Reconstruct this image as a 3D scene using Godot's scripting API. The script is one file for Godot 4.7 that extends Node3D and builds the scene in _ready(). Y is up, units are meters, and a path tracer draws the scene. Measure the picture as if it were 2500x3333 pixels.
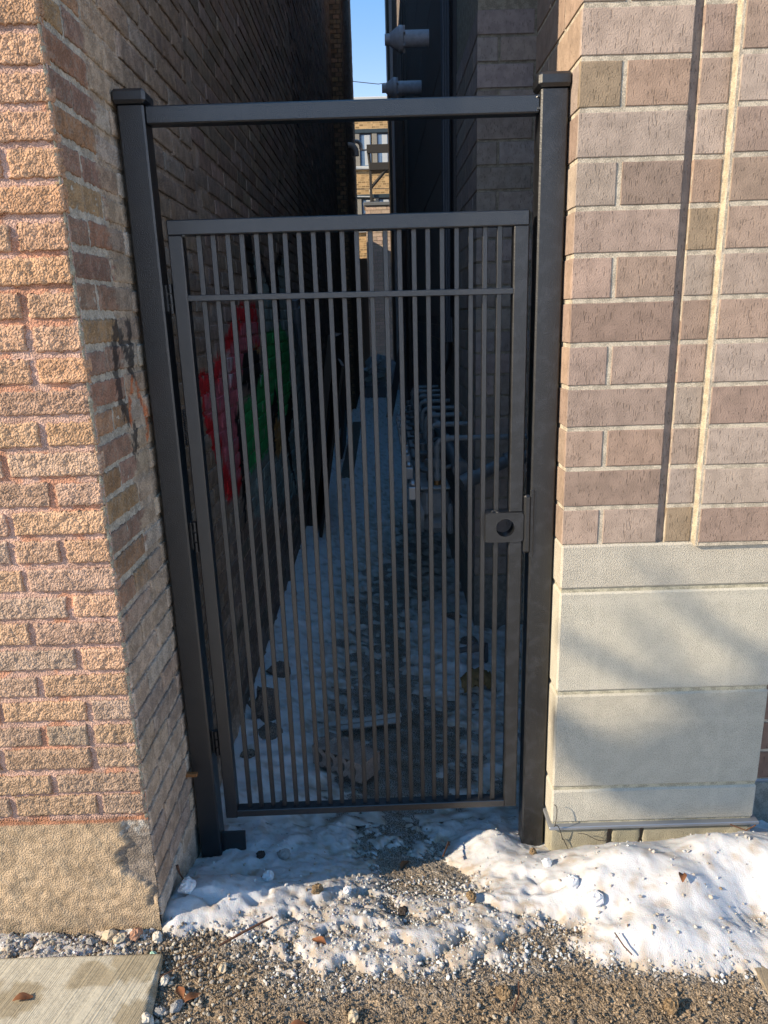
extends Node3D

# ------------------------------------------------------------------ mesh collector
class MB:
	var v := PackedVector3Array()
	var n := PackedVector3Array()
	var c := PackedColorArray()
	var ix := PackedInt32Array()

	func tri(a: Vector3, b: Vector3, d: Vector3, col: Color, hint: Vector3) -> void:
		var nn := (b - a).cross(d - a)
		if nn.length_squared() < 1e-16:
			return
		nn = nn.normalized()
		var s := v.size()
		if nn.dot(hint) < 0.0:
			nn = -nn
			v.append_array(PackedVector3Array([a, b, d]))
		else:
			v.append_array(PackedVector3Array([a, d, b]))
		for i in 3:
			n.append(nn)
			c.append(col)
			ix.append(s + i)

	func quad(a: Vector3, b: Vector3, d: Vector3, e: Vector3, col: Color, hint: Vector3) -> void:
		var nn := (b - a).cross(d - a).normalized()
		if nn.length_squared() < 0.5:
			nn = (d - a).cross(e - a).normalized()
		var s := v.size()
		if nn.dot(hint) < 0.0:
			nn = -nn
			v.append_array(PackedVector3Array([a, e, d, b]))
		else:
			v.append_array(PackedVector3Array([a, b, d, e]))
		for i in 4:
			n.append(nn)
			c.append(col)
		ix.append_array(PackedInt32Array([s, s + 2, s + 1, s, s + 3, s + 2]))

	# chamfered box in the frame t, half size h
	func obox(t: Transform3D, h: Vector3, bev: float, col: Color) -> void:
		var ax := [Vector3.RIGHT, Vector3.UP, Vector3.BACK]
		if bev <= 0.0:
			for k in 3:
				for s in [-1.0, 1.0]:
					var u: Vector3 = ax[(k + 1) % 3] * h
					var w: Vector3 = ax[(k + 2) % 3] * h
					var o: Vector3 = ax[k] * h * s
					quad(t * (o - u - w), t * (o + u - w), t * (o + u + w), t * (o - u + w), col, t.basis * (ax[k] * s))
			return
		var i := h - Vector3(bev, bev, bev)
		for k in 3:
			var a: Vector3 = ax[k]
			var b: Vector3 = ax[(k + 1) % 3]
			var d: Vector3 = ax[(k + 2) % 3]
			for s in [-1.0, 1.0]:
				var o: Vector3 = a * h * s
				quad(t * (o - b * i - d * i), t * (o + b * i - d * i), t * (o + b * i + d * i), t * (o - b * i + d * i), col, t.basis * (a * s))
				for r in [-1.0, 1.0]:
					var p: Vector3 = a * h * s + b * i * r
					var q: Vector3 = a * i * s + b * h * r
					quad(t * (p - d * i), t * (p + d * i), t * (q + d * i), t * (q - d * i), col, t.basis * (a * s + b * r))
		for sx in [-1.0, 1.0]:
			for sy in [-1.0, 1.0]:
				for sz in [-1.0, 1.0]:
					var g := Vector3(sx, sy, sz)
					tri(t * (Vector3(h.x, i.y, i.z) * g), t * (Vector3(i.x, h.y, i.z) * g), t * (Vector3(i.x, i.y, h.z) * g), col, t.basis * g)

	func box(x0: float, x1: float, y0: float, y1: float, z0: float, z1: float, bev: float, col: Color) -> void:
		obox(Transform3D(Basis.IDENTITY, Vector3(x0 + x1, y0 + y1, z0 + z1) / 2.0), Vector3(x1 - x0, y1 - y0, z1 - z0) / 2.0, bev, col)

	# smooth sheet of nu x nv points (u runs fastest); hint points to its outer side
	func patch(p: PackedVector3Array, nu: int, nv: int, cols: PackedColorArray, hint: Vector3, keep := PackedByteArray()) -> void:
		var s := v.size()
		var nn := PackedVector3Array()
		nn.resize(nu * nv)
		var flip := 0.0
		var idx := PackedInt32Array()
		for j in nv - 1:
			for i in nu - 1:
				var a := j * nu + i
				var b := a + 1
				var d := a + nu
				var e := d + 1
				var f := (p[e] - p[a]).cross(p[d] - p[b])
				nn[a] += f
				nn[b] += f
				nn[d] += f
				nn[e] += f
				flip += f.dot(hint)
				if keep.size() and not (keep[a] or keep[b] or keep[d] or keep[e]):
					continue
				idx.append_array(PackedInt32Array([a, b, e, a, e, d]))
		var turn := 1.0 if flip >= 0.0 else -1.0
		for k in idx.size() / 3:
			if turn > 0.0:
				ix.append_array(PackedInt32Array([s + idx[k * 3], s + idx[k * 3 + 2], s + idx[k * 3 + 1]]))
			else:
				ix.append_array(PackedInt32Array([s + idx[k * 3], s + idx[k * 3 + 1], s + idx[k * 3 + 2]]))
		for k in nn.size():
			nn[k] = (nn[k] * turn).normalized() if nn[k].length_squared() > 1e-20 else hint
		v.append_array(p)
		n.append_array(nn)
		c.append_array(cols)

	func tube(p: Array, r: Variant, seg: int, col: Color, caps := true) -> void:
		var m := p.size()
		var up := Vector3.UP
		var d0: Vector3 = (p[1] - p[0]).normalized()
		if absf(d0.dot(up)) > 0.9:
			up = Vector3.RIGHT
		var side := d0.cross(up).normalized()
		var s := v.size()
		for k in m:
			var d: Vector3
			if k == 0:
				d = (p[1] - p[0]).normalized()
			elif k == m - 1:
				d = (p[k] - p[k - 1]).normalized()
			else:
				d = ((p[k] - p[k - 1]).normalized() + (p[k + 1] - p[k]).normalized()).normalized()
			side = (side - d * side.dot(d)).normalized()
			var other := d.cross(side)
			var rr: float = r[k] if r is Array else r
			for i in seg:
				var a := TAU * i / seg
				var nn := side * cos(a) + other * sin(a)
				v.append(p[k] + nn * rr)
				n.append(nn)
				c.append(col)
		for k in m - 1:
			for i in seg:
				var a := s + k * seg + i
				var b := s + k * seg + (i + 1) % seg
				ix.append_array(PackedInt32Array([a, a + seg, b, b, a + seg, b + seg]))
		if caps:
			for k in [0, m - 1]:
				var hint: Vector3 = (p[0] - p[1]) if k == 0 else (p[m - 1] - p[m - 2])
				for i in range(1, seg - 1):
					tri(v[s + k * seg], v[s + k * seg + i], v[s + k * seg + i + 1], col, hint)

	# turned shape: profile of (along, radius) about an axis
	func lathe(o: Vector3, dir: Vector3, prof: Array, seg: int, col: Color) -> void:
		var d := dir.normalized()
		var a := d.cross(Vector3.UP if absf(d.y) < 0.9 else Vector3.RIGHT).normalized()
		var b := d.cross(a)
		for k in prof.size() - 1:
			var p: Vector2 = prof[k]
			var q: Vector2 = prof[k + 1]
			for i in seg:
				var c0 := a * cos(TAU * i / seg) + b * sin(TAU * i / seg)
				var c1 := a * cos(TAU * (i + 1) / seg) + b * sin(TAU * (i + 1) / seg)
				var nr := q.x - p.x
				var na := p.y - q.y
				var s := v.size()
				var pts := [o + d * p.x + c0 * p.y, o + d * p.x + c1 * p.y, o + d * q.x + c1 * q.y, o + d * q.x + c0 * q.y]
				var nrm := [(c0 * nr + d * na).normalized(), (c1 * nr + d * na).normalized(), (c1 * nr + d * na).normalized(), (c0 * nr + d * na).normalized()]
				var g: Vector3 = (pts[1] - pts[0]).cross(pts[2] - pts[0]) + (pts[2] - pts[0]).cross(pts[3] - pts[0])
				for j in 4:
					v.append(pts[j])
					n.append(nrm[j])
					c.append(col)
				if g.dot(nrm[0]) > 0.0:
					ix.append_array(PackedInt32Array([s, s + 2, s + 1, s, s + 3, s + 2]))
				else:
					ix.append_array(PackedInt32Array([s, s + 1, s + 2, s, s + 2, s + 3]))

	func mesh(shift := Vector3.ZERO) -> ArrayMesh:
		var a := []
		a.resize(Mesh.ARRAY_MAX)
		var w := v
		if shift != Vector3.ZERO:
			w = PackedVector3Array()
			w.resize(v.size())
			for i in v.size():
				w[i] = v[i] - shift
		a[Mesh.ARRAY_VERTEX] = w
		a[Mesh.ARRAY_NORMAL] = n
		a[Mesh.ARRAY_COLOR] = c
		a[Mesh.ARRAY_INDEX] = ix
		var m := ArrayMesh.new()
		m.add_surface_from_arrays(Mesh.PRIMITIVE_TRIANGLES, a)
		return m

	func centre() -> Vector3:
		var b := AABB(v[0], Vector3.ZERO)
		for p in v:
			b = b.expand(p)
		return b.get_center()

# ------------------------------------------------------------------ naming and tagging
var used := {}
var where := {}
var rng := RandomNumberGenerator.new()
var M := {}
var N1 := FastNoiseLite.new()
var N2 := FastNoiseLite.new()

func numbered(called: String, parent: Node) -> String:
	var key := str(parent.get_instance_id()) + called
	var k: int = used.get(key, 0)
	used[key] = k + 1
	return called if k == 0 else "%s_%03d" % [called, k]

func tag(o: Node3D, label: String, category := "", group := "", kind := "") -> Node3D:
	if label:
		o.set_meta("label", label)
	if category:
		o.set_meta("category", category)
	if group:
		o.set_meta("group", group)
	if kind:
		o.set_meta("kind", kind)
	return o

func thing(called: String, at: Vector3, label: String, category: String, group := "") -> Node3D:
	var o := Node3D.new()
	o.name = numbered(called, self)
	add_child(o, true)
	o.position = at
	where[o] = at
	tag(o, label, category, group)
	return o

func part(called: String, mb: MB, mat: Material, parent: Node3D = null, label := "", kind := "") -> MeshInstance3D:
	var o := MeshInstance3D.new()
	var host: Node3D = parent if parent else self
	o.name = numbered(called, host)
	var ctr := mb.centre()
	o.mesh = mb.mesh(ctr)
	o.mesh.surface_set_material(0, mat)
	host.add_child(o, true)
	var base: Vector3 = where.get(host, Vector3.ZERO)
	o.position = ctr - base
	where[o] = ctr
	tag(o, label, "", "", kind)
	return o

func shared(called: String, mesh: Mesh, at: Vector3, parent: Node3D) -> MeshInstance3D:
	var o := MeshInstance3D.new()
	o.name = numbered(called, parent)
	o.mesh = mesh
	parent.add_child(o, true)
	o.position = at - where[parent]
	where[o] = at
	return o

func L(r: float, g: float, b: float) -> Color:
	return Color(r, g, b)

func vary(col: Color, amt: float) -> Color:
	var k := 1.0 + rng.randf_range(-amt, amt)
	return Color(col.r * k * (1.0 + rng.randf_range(-amt, amt) * 0.3), col.g * k, col.b * k * (1.0 + rng.randf_range(-amt, amt) * 0.3))

# ------------------------------------------------------------------ textures and materials
func noise_image(seed_: int, freq: float, kind: int, oct: int, size: int) -> Image:
	var f := FastNoiseLite.new()
	f.seed = seed_
	f.noise_type = kind
	f.frequency = freq
	f.fractal_octaves = oct
	if oct <= 1:
		f.fractal_type = FastNoiseLite.FRACTAL_NONE
	return f.get_seamless_image(size, size)

func tex(im: Image) -> ImageTexture:
	return ImageTexture.create_from_image(im)

# grey picture from noise bytes through a curve from (lo, hi) to (a, b)
func curve(im: Image, lo: float, hi: float, a: float, b: float) -> Image:
	var w := im.get_width()
	var d := im.get_data()
	var out := PackedByteArray()
	out.resize(w * w * 3)
	var step := d.size() / (w * w)
	var lut := PackedByteArray()
	for i in 256:
		lut.append(int(clampf(lerpf(a, b, smoothstep(lo, hi, i / 255.0)), 0.0, 1.0) * 255.0))
	for i in w * w:
		var g := lut[d[i * step]]
		out[i * 3] = g
		out[i * 3 + 1] = g
		out[i * 3 + 2] = g
	return Image.create_from_data(w, w, false, Image.FORMAT_RGB8, out)

func mixed(a: Image, b: Image, k: float) -> Image:
	var w := a.get_width()
	var p := a.get_data()
	var q := b.get_data()
	for i in p.size():
		p[i] = int(p[i] * (1.0 - k) + q[i] * k)
	return Image.create_from_data(w, w, false, Image.FORMAT_RGB8, p)

func mat(called: String, o: Dictionary, tile := 0.0) -> StandardMaterial3D:
	var m := StandardMaterial3D.new()
	m.resource_name = called
	m.vertex_color_use_as_albedo = true
	m.roughness = 0.9
	m.metallic_specular = 0.35
	for k in o:
		if k == "bump":
			m.heightmap_enabled = true
			m.heightmap_texture = o[k][0]
			m.heightmap_scale = o[k][1]
		else:
			m.set(k, o[k])
	if tile > 0.0:
		m.uv1_triplanar = true
		m.uv1_world_triplanar = true
		m.uv1_scale = Vector3.ONE / tile
	M[called] = m
	return m

func make_materials() -> void:
	var S := FastNoiseLite.TYPE_SIMPLEX_SMOOTH
	var W := FastNoiseLite.TYPE_CELLULAR
	# porous old brick
	var pore := curve(noise_image(3, 0.13, W, 1, 512), 0.05, 0.75, 0.0, 1.0)
	var fine := curve(noise_image(4, 0.10, S, 3, 512), 0.2, 0.8, 0.0, 1.0)
	var rough := mixed(pore, fine, 0.5)
	var blot := curve(noise_image(5, 0.012, S, 4, 512), 0.25, 0.75, 0.0, 1.0)
	var tone := curve(mixed(blot, fine, 0.55), 0.15, 0.8, 0.80, 1.0)
	var t_rough := tex(rough)
	var t_tone := tex(tone)
	var t_fine := tex(fine)
	mat("old_brick", {"albedo_texture": t_tone, "bump": [t_rough, 0.34], "roughness": 0.95}, 0.3)
	mat("old_mortar", {"albedo_texture": t_tone, "bump": [t_fine, 0.16], "roughness": 0.95}, 0.3)
	mat("old_wall", {"albedo_texture": t_tone, "bump": [t_rough, 0.2], "roughness": 0.85}, 0.34)
	# wire-cut face brick: short upright drag marks and pits
	var pit := Image.create(1024, 1024, false, Image.FORMAT_RGB8)
	pit.fill(Color(0.86, 0.86, 0.86))
	var r := RandomNumberGenerator.new()
	r.seed = 11
	for i in 1900:
		var x := r.randi_range(0, 1020)
		var y := r.randi_range(0, 990)
		var h := int(pow(r.randf(), 3.0) * 34.0) + 3
		var w := r.randi_range(2, 4)
		var g := r.randf_range(0.2, 0.6)
		pit.fill_rect(Rect2i(x, y, w, h), Color(g, g, g))
		if h > 12:
			pit.fill_rect(Rect2i(x + r.randi_range(-2, 1), y + 4, w + 2, h / 2), Color(g, g, g))
	var pitn := mixed(pit, curve(noise_image(8, 0.09, S, 4, 1024), 0.2, 0.8, 0.0, 1.0), 0.2)
	var pita := mixed(curve(pit, 0.2, 0.8, 0.72, 1.0), curve(noise_image(9, 0.008, S, 5, 1024), 0.2, 0.8, 0.82, 1.0), 0.5)
	mat("face_brick", {"albedo_texture": tex(pita), "bump": [tex(pitn), 0.24], "roughness": 0.8}, 0.47)
	# cast stone
	var grit := curve(noise_image(21, 0.26, W, 1, 512), 0.0, 0.5, 0.0, 1.0)
	var grit2 := mixed(grit, curve(noise_image(22, 0.2, S, 2, 512), 0.2, 0.8, 0.0, 1.0), 0.5)
	var cloud := curve(noise_image(23, 0.01, S, 4, 512), 0.2, 0.8, 0.93, 1.0)
	mat("cast_stone", {"albedo_texture": tex(mixed(cloud, curve(grit2, 0.1, 0.6, 0.62, 1.0), 0.5)), "bump": [tex(grit2), 0.2], "roughness": 0.9}, 0.36)
	mat("new_mortar", {"albedo_texture": t_tone, "bump": [tex(grit2), 0.14], "roughness": 0.92}, 0.25)
	# black powder-coated steel: orange peel, dust specks
	var speck := Image.create(512, 512, false, Image.FORMAT_RGB8)
	speck.fill(Color(0.42, 0.42, 0.42))
	for i in 700:
		var g := r.randf_range(0.5, 1.0)
		speck.fill_rect(Rect2i(r.randi_range(0, 510), r.randi_range(0, 510), r.randi_range(1, 2), r.randi_range(1, 2)), Color(g, g, g))
	var smear := curve(noise_image(31, 0.01, S, 4, 512), 0.3, 0.8, 0.55, 1.0)
	mat("black_steel", {"albedo_texture": tex(mixed(speck, smear, 0.06)), "bump": [tex(curve(noise_image(32, 0.12, S, 2, 512), 0.1, 0.9, 0.0, 1.0)), 0.035], "roughness": 0.33, "metallic_specular": 0.7}, 0.2)
	var dust := Image.create(512, 512, false, Image.FORMAT_RGB8)
	dust.fill(Color(0.40, 0.40, 0.40))
	for i in 420:
		var g := r.randf_range(0.6, 1.0)
		dust.fill_rect(Rect2i(r.randi_range(0, 508), r.randi_range(0, 508), r.randi_range(2, 4), r.randi_range(2, 4)), Color(g, g * 0.97, g * 0.9))
	mat("dusty_steel", {"albedo_texture": tex(mixed(dust, curve(noise_image(33, 0.014, S, 5, 512), 0.45, 0.75, 0.2, 1.0), 0.3)), "bump": [tex(curve(noise_image(34, 0.12, S, 2, 512), 0.1, 0.9, 0.0, 1.0)), 0.02], "roughness": 0.42, "metallic_specular": 0.65}, 0.33)
	mat("steel", {"roughness": 0.4, "metallic": 0.6})
	mat("matte", {"roughness": 0.9})
	mat("satin", {"roughness": 0.5, "metallic_specular": 0.5})
	mat("pipe_paint", {"roughness": 0.42, "metallic_specular": 0.5, "albedo_texture": tex(curve(smear, 0.3, 1.0, 0.88, 1.0))}, 0.3)
	# siding with wood grain
	var grain := FastNoiseLite.new()
	grain.seed = 41
	grain.frequency = 0.02
	grain.fractal_octaves = 4
	var gi := Image.create(512, 512, false, Image.FORMAT_RGB8)
	var gn := noise_image(42, 0.03, S, 4, 512).get_data()
	for y in 512:
		for x in 512:
			var q := absf(sin(y * 0.55 + gn[(y * 512 + x) / 8 * 8] * 0.09))
			gi.set_pixel(x, y, Color(q, q, q))
	mat("siding", {"bump": [tex(gi), 0.18], "roughness": 0.75}, 0.4)
	# dirt, snow, concrete
	var dn := curve(noise_image(51, 0.06, S, 5, 512), 0.2, 0.8, 0.0, 1.0)
	var da := curve(mixed(curve(noise_image(53, 0.11, W, 1, 512), 0.0, 0.6, 0.0, 1.0), dn, 0.5), 0.15, 0.75, 0.5, 1.0)
	mat("dirt", {"albedo_texture": tex(da), "bump": [tex(mixed(dn, grit, 0.4)), 0.5], "roughness": 0.97}, 0.22)
	mat("snow", {"bump": [tex(mixed(fine, grit2, 0.4)), 0.11], "roughness": 0.75, "subsurf_scatter_enabled": true, "subsurf_scatter_strength": 0.12}, 0.2)
	var broom := Image.create(512, 512, false, Image.FORMAT_RGB8)
	var bl := []
	for i in 256:
		bl.append(r.randf())
	for y in 512:
		for x in 512:
			var q: float = bl[((x + y / 4) * 2 / 5) % 204] * 0.7 + 0.3 * gn[y * 512 + x] / 255.0
			broom.set_pixel(x, y, Color(q, q, q))
	mat("concrete", {"albedo_texture": tex(curve(mixed(broom, da, 0.4), 0.1, 0.9, 0.78, 1.0)), "bump": [tex(broom), 0.12], "roughness": 0.92}, 0.34)
	# far brick
	var fb := Image.create(512, 512, false, Image.FORMAT_RGB8)
	fb.fill(Color(0.95, 0.86, 0.7))
	for row in 16:
		var x := -r.randi_range(0, 60)
		while x < 512:
			var g := r.randf_range(0.68, 1.0)
			fb.fill_rect(Rect2i(x + 2, row * 32 + 4, 58, 25), Color(g, g * 0.86, g * 0.68))
			x += 64
	mat("far_brick", {"albedo_texture": tex(fb), "bump": [tex(curve(fb, 0.5, 0.9, 1.0, 0.0)), 0.6], "roughness": 0.9}, 1.05)
	mat("pane", {"roughness": 0.03, "metallic_specular": 1.0})
	mat("cloth", {"roughness": 0.95})

# ------------------------------------------------------------------ bricks
# one brick: a face of fine relief whose rim runs back into the wall. o is the lower corner of the face, U and V its sides, Nn outward
func brick(mb: MB, o: Vector3, U: Vector3, V: Vector3, Nn: Vector3, w: float, h: float, back: float, amp: float, step: float, rim: float, col: Variant) -> void:
	var nu := maxi(2, int(w / step)) + 3
	var nv := maxi(2, int(h / step)) + 3
	var e := 0.0022
	var p := PackedVector3Array()
	var cs := PackedColorArray()
	for j in range(-1, nv + 1):
		for i in range(-1, nu + 1):
			var edge := i < 0 or j < 0 or i == nu or j == nv
			var a := 0.0 if i <= 0 else (w if i >= nu - 1 else lerpf(e, w - e, float(i - 1) / (nu - 3)))
			var b := 0.0 if j <= 0 else (h if j >= nv - 1 else lerpf(e, h - e, float(j - 1) / (nv - 3)))
			var q := o + U * a + V * b
			if edge:
				q -= Nn * back
				q += (U * (N2.get_noise_3dv(q * 55.0)) + V * (N2.get_noise_3dv(q * 55.0 + Vector3(9, 3, 1)))) * rim
			else:
				var near := minf(minf(a, w - a), minf(b, h - b))
				var k := N1.get_noise_3dv(q * 150.0) * 0.5 + N2.get_noise_3dv(q * 330.0) * 0.5
				q += Nn * (k * amp - (rim * 0.7 if near < 0.0005 else 0.0))
				if near < 0.0005:
					q += (U * N2.get_noise_3dv(q * 90.0) + V * N2.get_noise_3dv(q * 90.0 + Vector3(5, 5, 5))) * rim
			p.append(q)
			if col is Color:
				cs.append(col)
			else:
				cs.append((col as Callable).call(q))
	mb.patch(p, nu + 2, nv + 2, cs, Nn)

const RED := [Vector2(-1.32, 1.68), Vector2(-1.84, 1.70), Vector2(-1.88, 1.49), Vector2(-1.62, 1.51), Vector2(-1.41, 1.48), Vector2(-1.27, 1.36), Vector2(-1.13, 1.25), Vector2(-1.13, 0.93), Vector2(-0.87, 0.94), Vector2(-0.76, 1.05), Vector2(-0.66, 1.19), Vector2(-0.57, 1.30), Vector2(-0.56, 1.45), Vector2(-0.77, 1.46), Vector2(-0.91, 1.50), Vector2(-1.12, 1.59)]
const PINK := [Vector2(-1.47, 1.61), Vector2(-1.80, 1.63), Vector2(-1.87, 1.51), Vector2(-1.62, 1.52), Vector2(-1.41, 1.48), Vector2(-1.27, 1.36), Vector2(-1.15, 1.25), Vector2(-1.11, 1.00), Vector2(-0.93, 1.01), Vector2(-0.84, 1.15), Vector2(-0.78, 1.24), Vector2(-0.60, 1.33), Vector2(-0.61, 1.38), Vector2(-0.76, 1.39), Vector2(-1.11, 1.50)]
const TEAL := [Vector2(-1.76, 2.00), Vector2(-1.95, 1.89), Vector2(-2.29, 1.80), Vector2(-2.60, 1.74), Vector2(-2.57, 1.88), Vector2(-3.06, 2.02), Vector2(-3.44, 1.76), Vector2(-3.73, 1.37), Vector2(-3.97, 0.75), Vector2(-3.49, 0.36), Vector2(-1.80, 0.66), Vector2(-1.35, 0.73), Vector2(-1.30, 0.89), Vector2(-1.30, 1.16), Vector2(-1.71, 1.32), Vector2(-2.11, 1.53), Vector2(-1.97, 1.68), Vector2(-1.78, 1.86)]
const GREEN := [Vector2(-2.11, 1.55), Vector2(-2.69, 1.58), Vector2(-3.07, 1.50), Vector2(-2.95, 1.03), Vector2(-2.48, 1.03), Vector2(-2.14, 1.14), Vector2(-1.88, 0.95), Vector2(-1.29, 0.96), Vector2(-1.25, 1.13), Vector2(-1.32, 1.27), Vector2(-1.61, 1.30), Vector2(-1.86, 1.35)]
const BLACKS := [[Vector2(-1.60, 2.01), Vector2(-1.84, 2.03), Vector2(-1.90, 1.74), Vector2(-1.78, 1.74)], [Vector2(-1.98, 1.98), Vector2(-2.10, 1.94), Vector2(-2.41, 1.82), Vector2(-2.76, 1.69), Vector2(-2.57, 1.57), Vector2(-2.27, 1.79)], [Vector2(-2.88, 2.03), Vector2(-3.03, 2.0), Vector2(-2.76, 1.89), Vector2(-2.71, 1.58), Vector2(-2.52, 1.68), Vector2(-2.54, 1.89)], [Vector2(-1.38, 1.47), Vector2(-1.60, 1.51), Vector2(-1.83, 1.46), Vector2(-1.83, 1.37), Vector2(-1.61, 1.25), Vector2(-1.56, 1.32), Vector2(-1.29, 1.33)], [Vector2(-2.33, 1.26), Vector2(-2.36, 1.09), Vector2(-2.16, 1.05), Vector2(-2.15, 0.87), Vector2(-2.43, 0.78), Vector2(-1.95, 0.92), Vector2(-2.0, 1.11)], [Vector2(-1.12, 1.26), Vector2(-1.22, 1.25), Vector2(-1.23, 1.05), Vector2(-1.18, 0.78), Vector2(-1.11, 0.79), Vector2(-1.14, 1.06)], [Vector2(-3.05, 1.19), Vector2(-3.03, 0.98), Vector2(-2.73, 0.88), Vector2(-3.02, 0.42), Vector2(-2.59, 0.86), Vector2(-2.58, 0.99)]]
const GOLDS := [[Vector2(-1.71, 1.51), Vector2(-1.88, 1.49), Vector2(-1.80, 1.41), Vector2(-1.69, 1.38)], [Vector2(-2.25, 1.11), Vector2(-2.35, 1.05), Vector2(-2.78, 0.95), Vector2(-2.57, 0.91), Vector2(-2.25, 0.85), Vector2(-2.09, 0.91), Vector2(-2.10, 1.06)]]
const STROKES := [[Vector2(0.146, 1.617), Vector2(0.171, 1.569), Vector2(0.177, 1.529), Vector2(0.173, 1.471), Vector2(0.147, 1.423), Vector2(0.126, 1.405)], [Vector2(0.146, 1.617), Vector2(0.125, 1.60), Vector2(0.105, 1.57), Vector2(0.077, 1.538), Vector2(0.071, 1.504)], [Vector2(0.056, 1.621), Vector2(0.063, 1.576), Vector2(0.067, 1.540)], [Vector2(0.099, 1.376), Vector2(0.115, 1.331)]]
const ORANGE := [[Vector2(0.083, 1.492), Vector2(0.098, 1.457), Vector2(0.120, 1.422), Vector2(0.116, 1.394)], [Vector2(0.056, 1.481), Vector2(0.037, 1.450), Vector2(0.013, 1.418), Vector2(-0.001, 1.387), Vector2(0.015, 1.343)]]

func near_stroke(q: Vector2, lines: Array) -> float:
	var best := 9.0
	for l in lines:
		for k in l.size() - 1:
			best = minf(best, q.distance_to(Geometry2D.get_closest_point_to_segment(q, l[k], l[k + 1])))
	return best

# paint on the side wall of the old building: colour laid over a base colour
func painted(p: Vector3, base: Color) -> Color:
	var out := base
	if p.z > -0.2 and p.z < 0.25 and p.y > 1.25 and p.y < 1.7:
		var q := Vector2(p.z, p.y)
		var wob := N2.get_noise_3dv(p * 90.0) * 0.012
		if near_stroke(q, STROKES) + wob < 0.017:
			out = out.lerp(L(0.03, 0.03, 0.033), 0.82)
		if near_stroke(q, ORANGE) + wob * 0.5 < 0.008:
			out = out.lerp(L(0.66, 0.2, 0.07), 0.8)
		return out
	if p.z > -0.5 or p.z < -4.1 or p.y > 2.1 or p.y < 0.3:
		return out
	var g := Vector2(p.z + N1.get_noise_3dv(p * 14.0) * 0.025, p.y + N1.get_noise_3dv(p * 14.0 + Vector3(7, 7, 7)) * 0.02)
	var wear := N1.get_noise_3dv(p * 40.0 + Vector3(3, 0, 0)) + 0.5 * N2.get_noise_3dv(p * 110.0)
	if wear > 0.62:
		return out.lerp(L(0.3, 0.29, 0.28), 0.4)
	if Geometry2D.is_point_in_polygon(g, PackedVector2Array(TEAL)):
		out = L(0.30, 0.39, 0.38) * (1.0 + 0.4 * N1.get_noise_3dv(p * 6.0))
	if Geometry2D.is_point_in_polygon(g, PackedVector2Array(GREEN)):
		out = L(0.04, 0.38, 0.11)
	if Geometry2D.is_point_in_polygon(g, PackedVector2Array(RED)):
		out = L(0.62, 0.03, 0.036)
	if Geometry2D.is_point_in_polygon(g, PackedVector2Array(PINK)):
		out = L(0.56, 0.16, 0.20)
	for b in GOLDS:
		if Geometry2D.is_point_in_polygon(g, PackedVector2Array(b)):
			out = L(0.5, 0.29, 0.10)
	for b in BLACKS:
		if Geometry2D.is_point_in_polygon(g, PackedVector2Array(b)):
			out = L(0.012, 0.012, 0.013)
	if g.distance_to(Vector2(-1.05, 1.44)) < 0.075 and wear > -0.25:
		out = out.lerp(L(0.75, 0.72, 0.74), 0.7)
	out.a = 1.0
	return out

const XL := -0.597
const ZF := 0.34
const X2 := 0.457

# how far the neat pointing of the corner reaches
func pointed(p: Vector3) -> float:
	var lim := 0.13 + 0.035 * N1.get_noise_2d(p.y * 30.0, 4.0) + 0.02 * N2.get_noise_2d(p.y * 120.0, 9.0)
	return smoothstep(lim - 0.008, lim + 0.008, p.z) * smoothstep(0.98, 1.04, p.y + (p.z - 0.2) * 0.25 + 0.05 * N1.get_noise_2d(p.z * 40.0, 2.0))

func side_tone(p: Vector3) -> Color:
	var k := 1.0 + 0.35 * N1.get_noise_3d(p.x * 5.0, p.y * 5.0, p.z * 3.0) + 0.3 * N2.get_noise_3dv(p * 60.0)
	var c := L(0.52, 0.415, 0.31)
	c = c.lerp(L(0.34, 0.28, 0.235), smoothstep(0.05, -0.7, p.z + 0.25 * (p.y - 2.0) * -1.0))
	if p.y < 1.0:
		c = c.lerp(L(0.52, 0.42, 0.345), 0.6)
	if N1.get_noise_3d(p.x, p.y * 30.0, p.z * 14.0) > 0.45:
		c = c.lerp(L(0.44, 0.32, 0.18), 0.4)
	if N2.get_noise_3dv(p * 48.0 + Vector3(20, 0, 0)) > 0.55:
		c = c.lerp(L(0.38, 0.35, 0.31), 0.5)
	return Color(c.r * k, c.g * k, c.b * k)

func side_mortar(p: Vector3) -> Color:
	var t := pointed(p)
	var k := 1.0 + 0.25 * N2.get_noise_3dv(p * 50.0)
	return painted(p, side_tone(p).lerp(L(0.56 * k, 0.51 * k, 0.42 * k), t))

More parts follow.
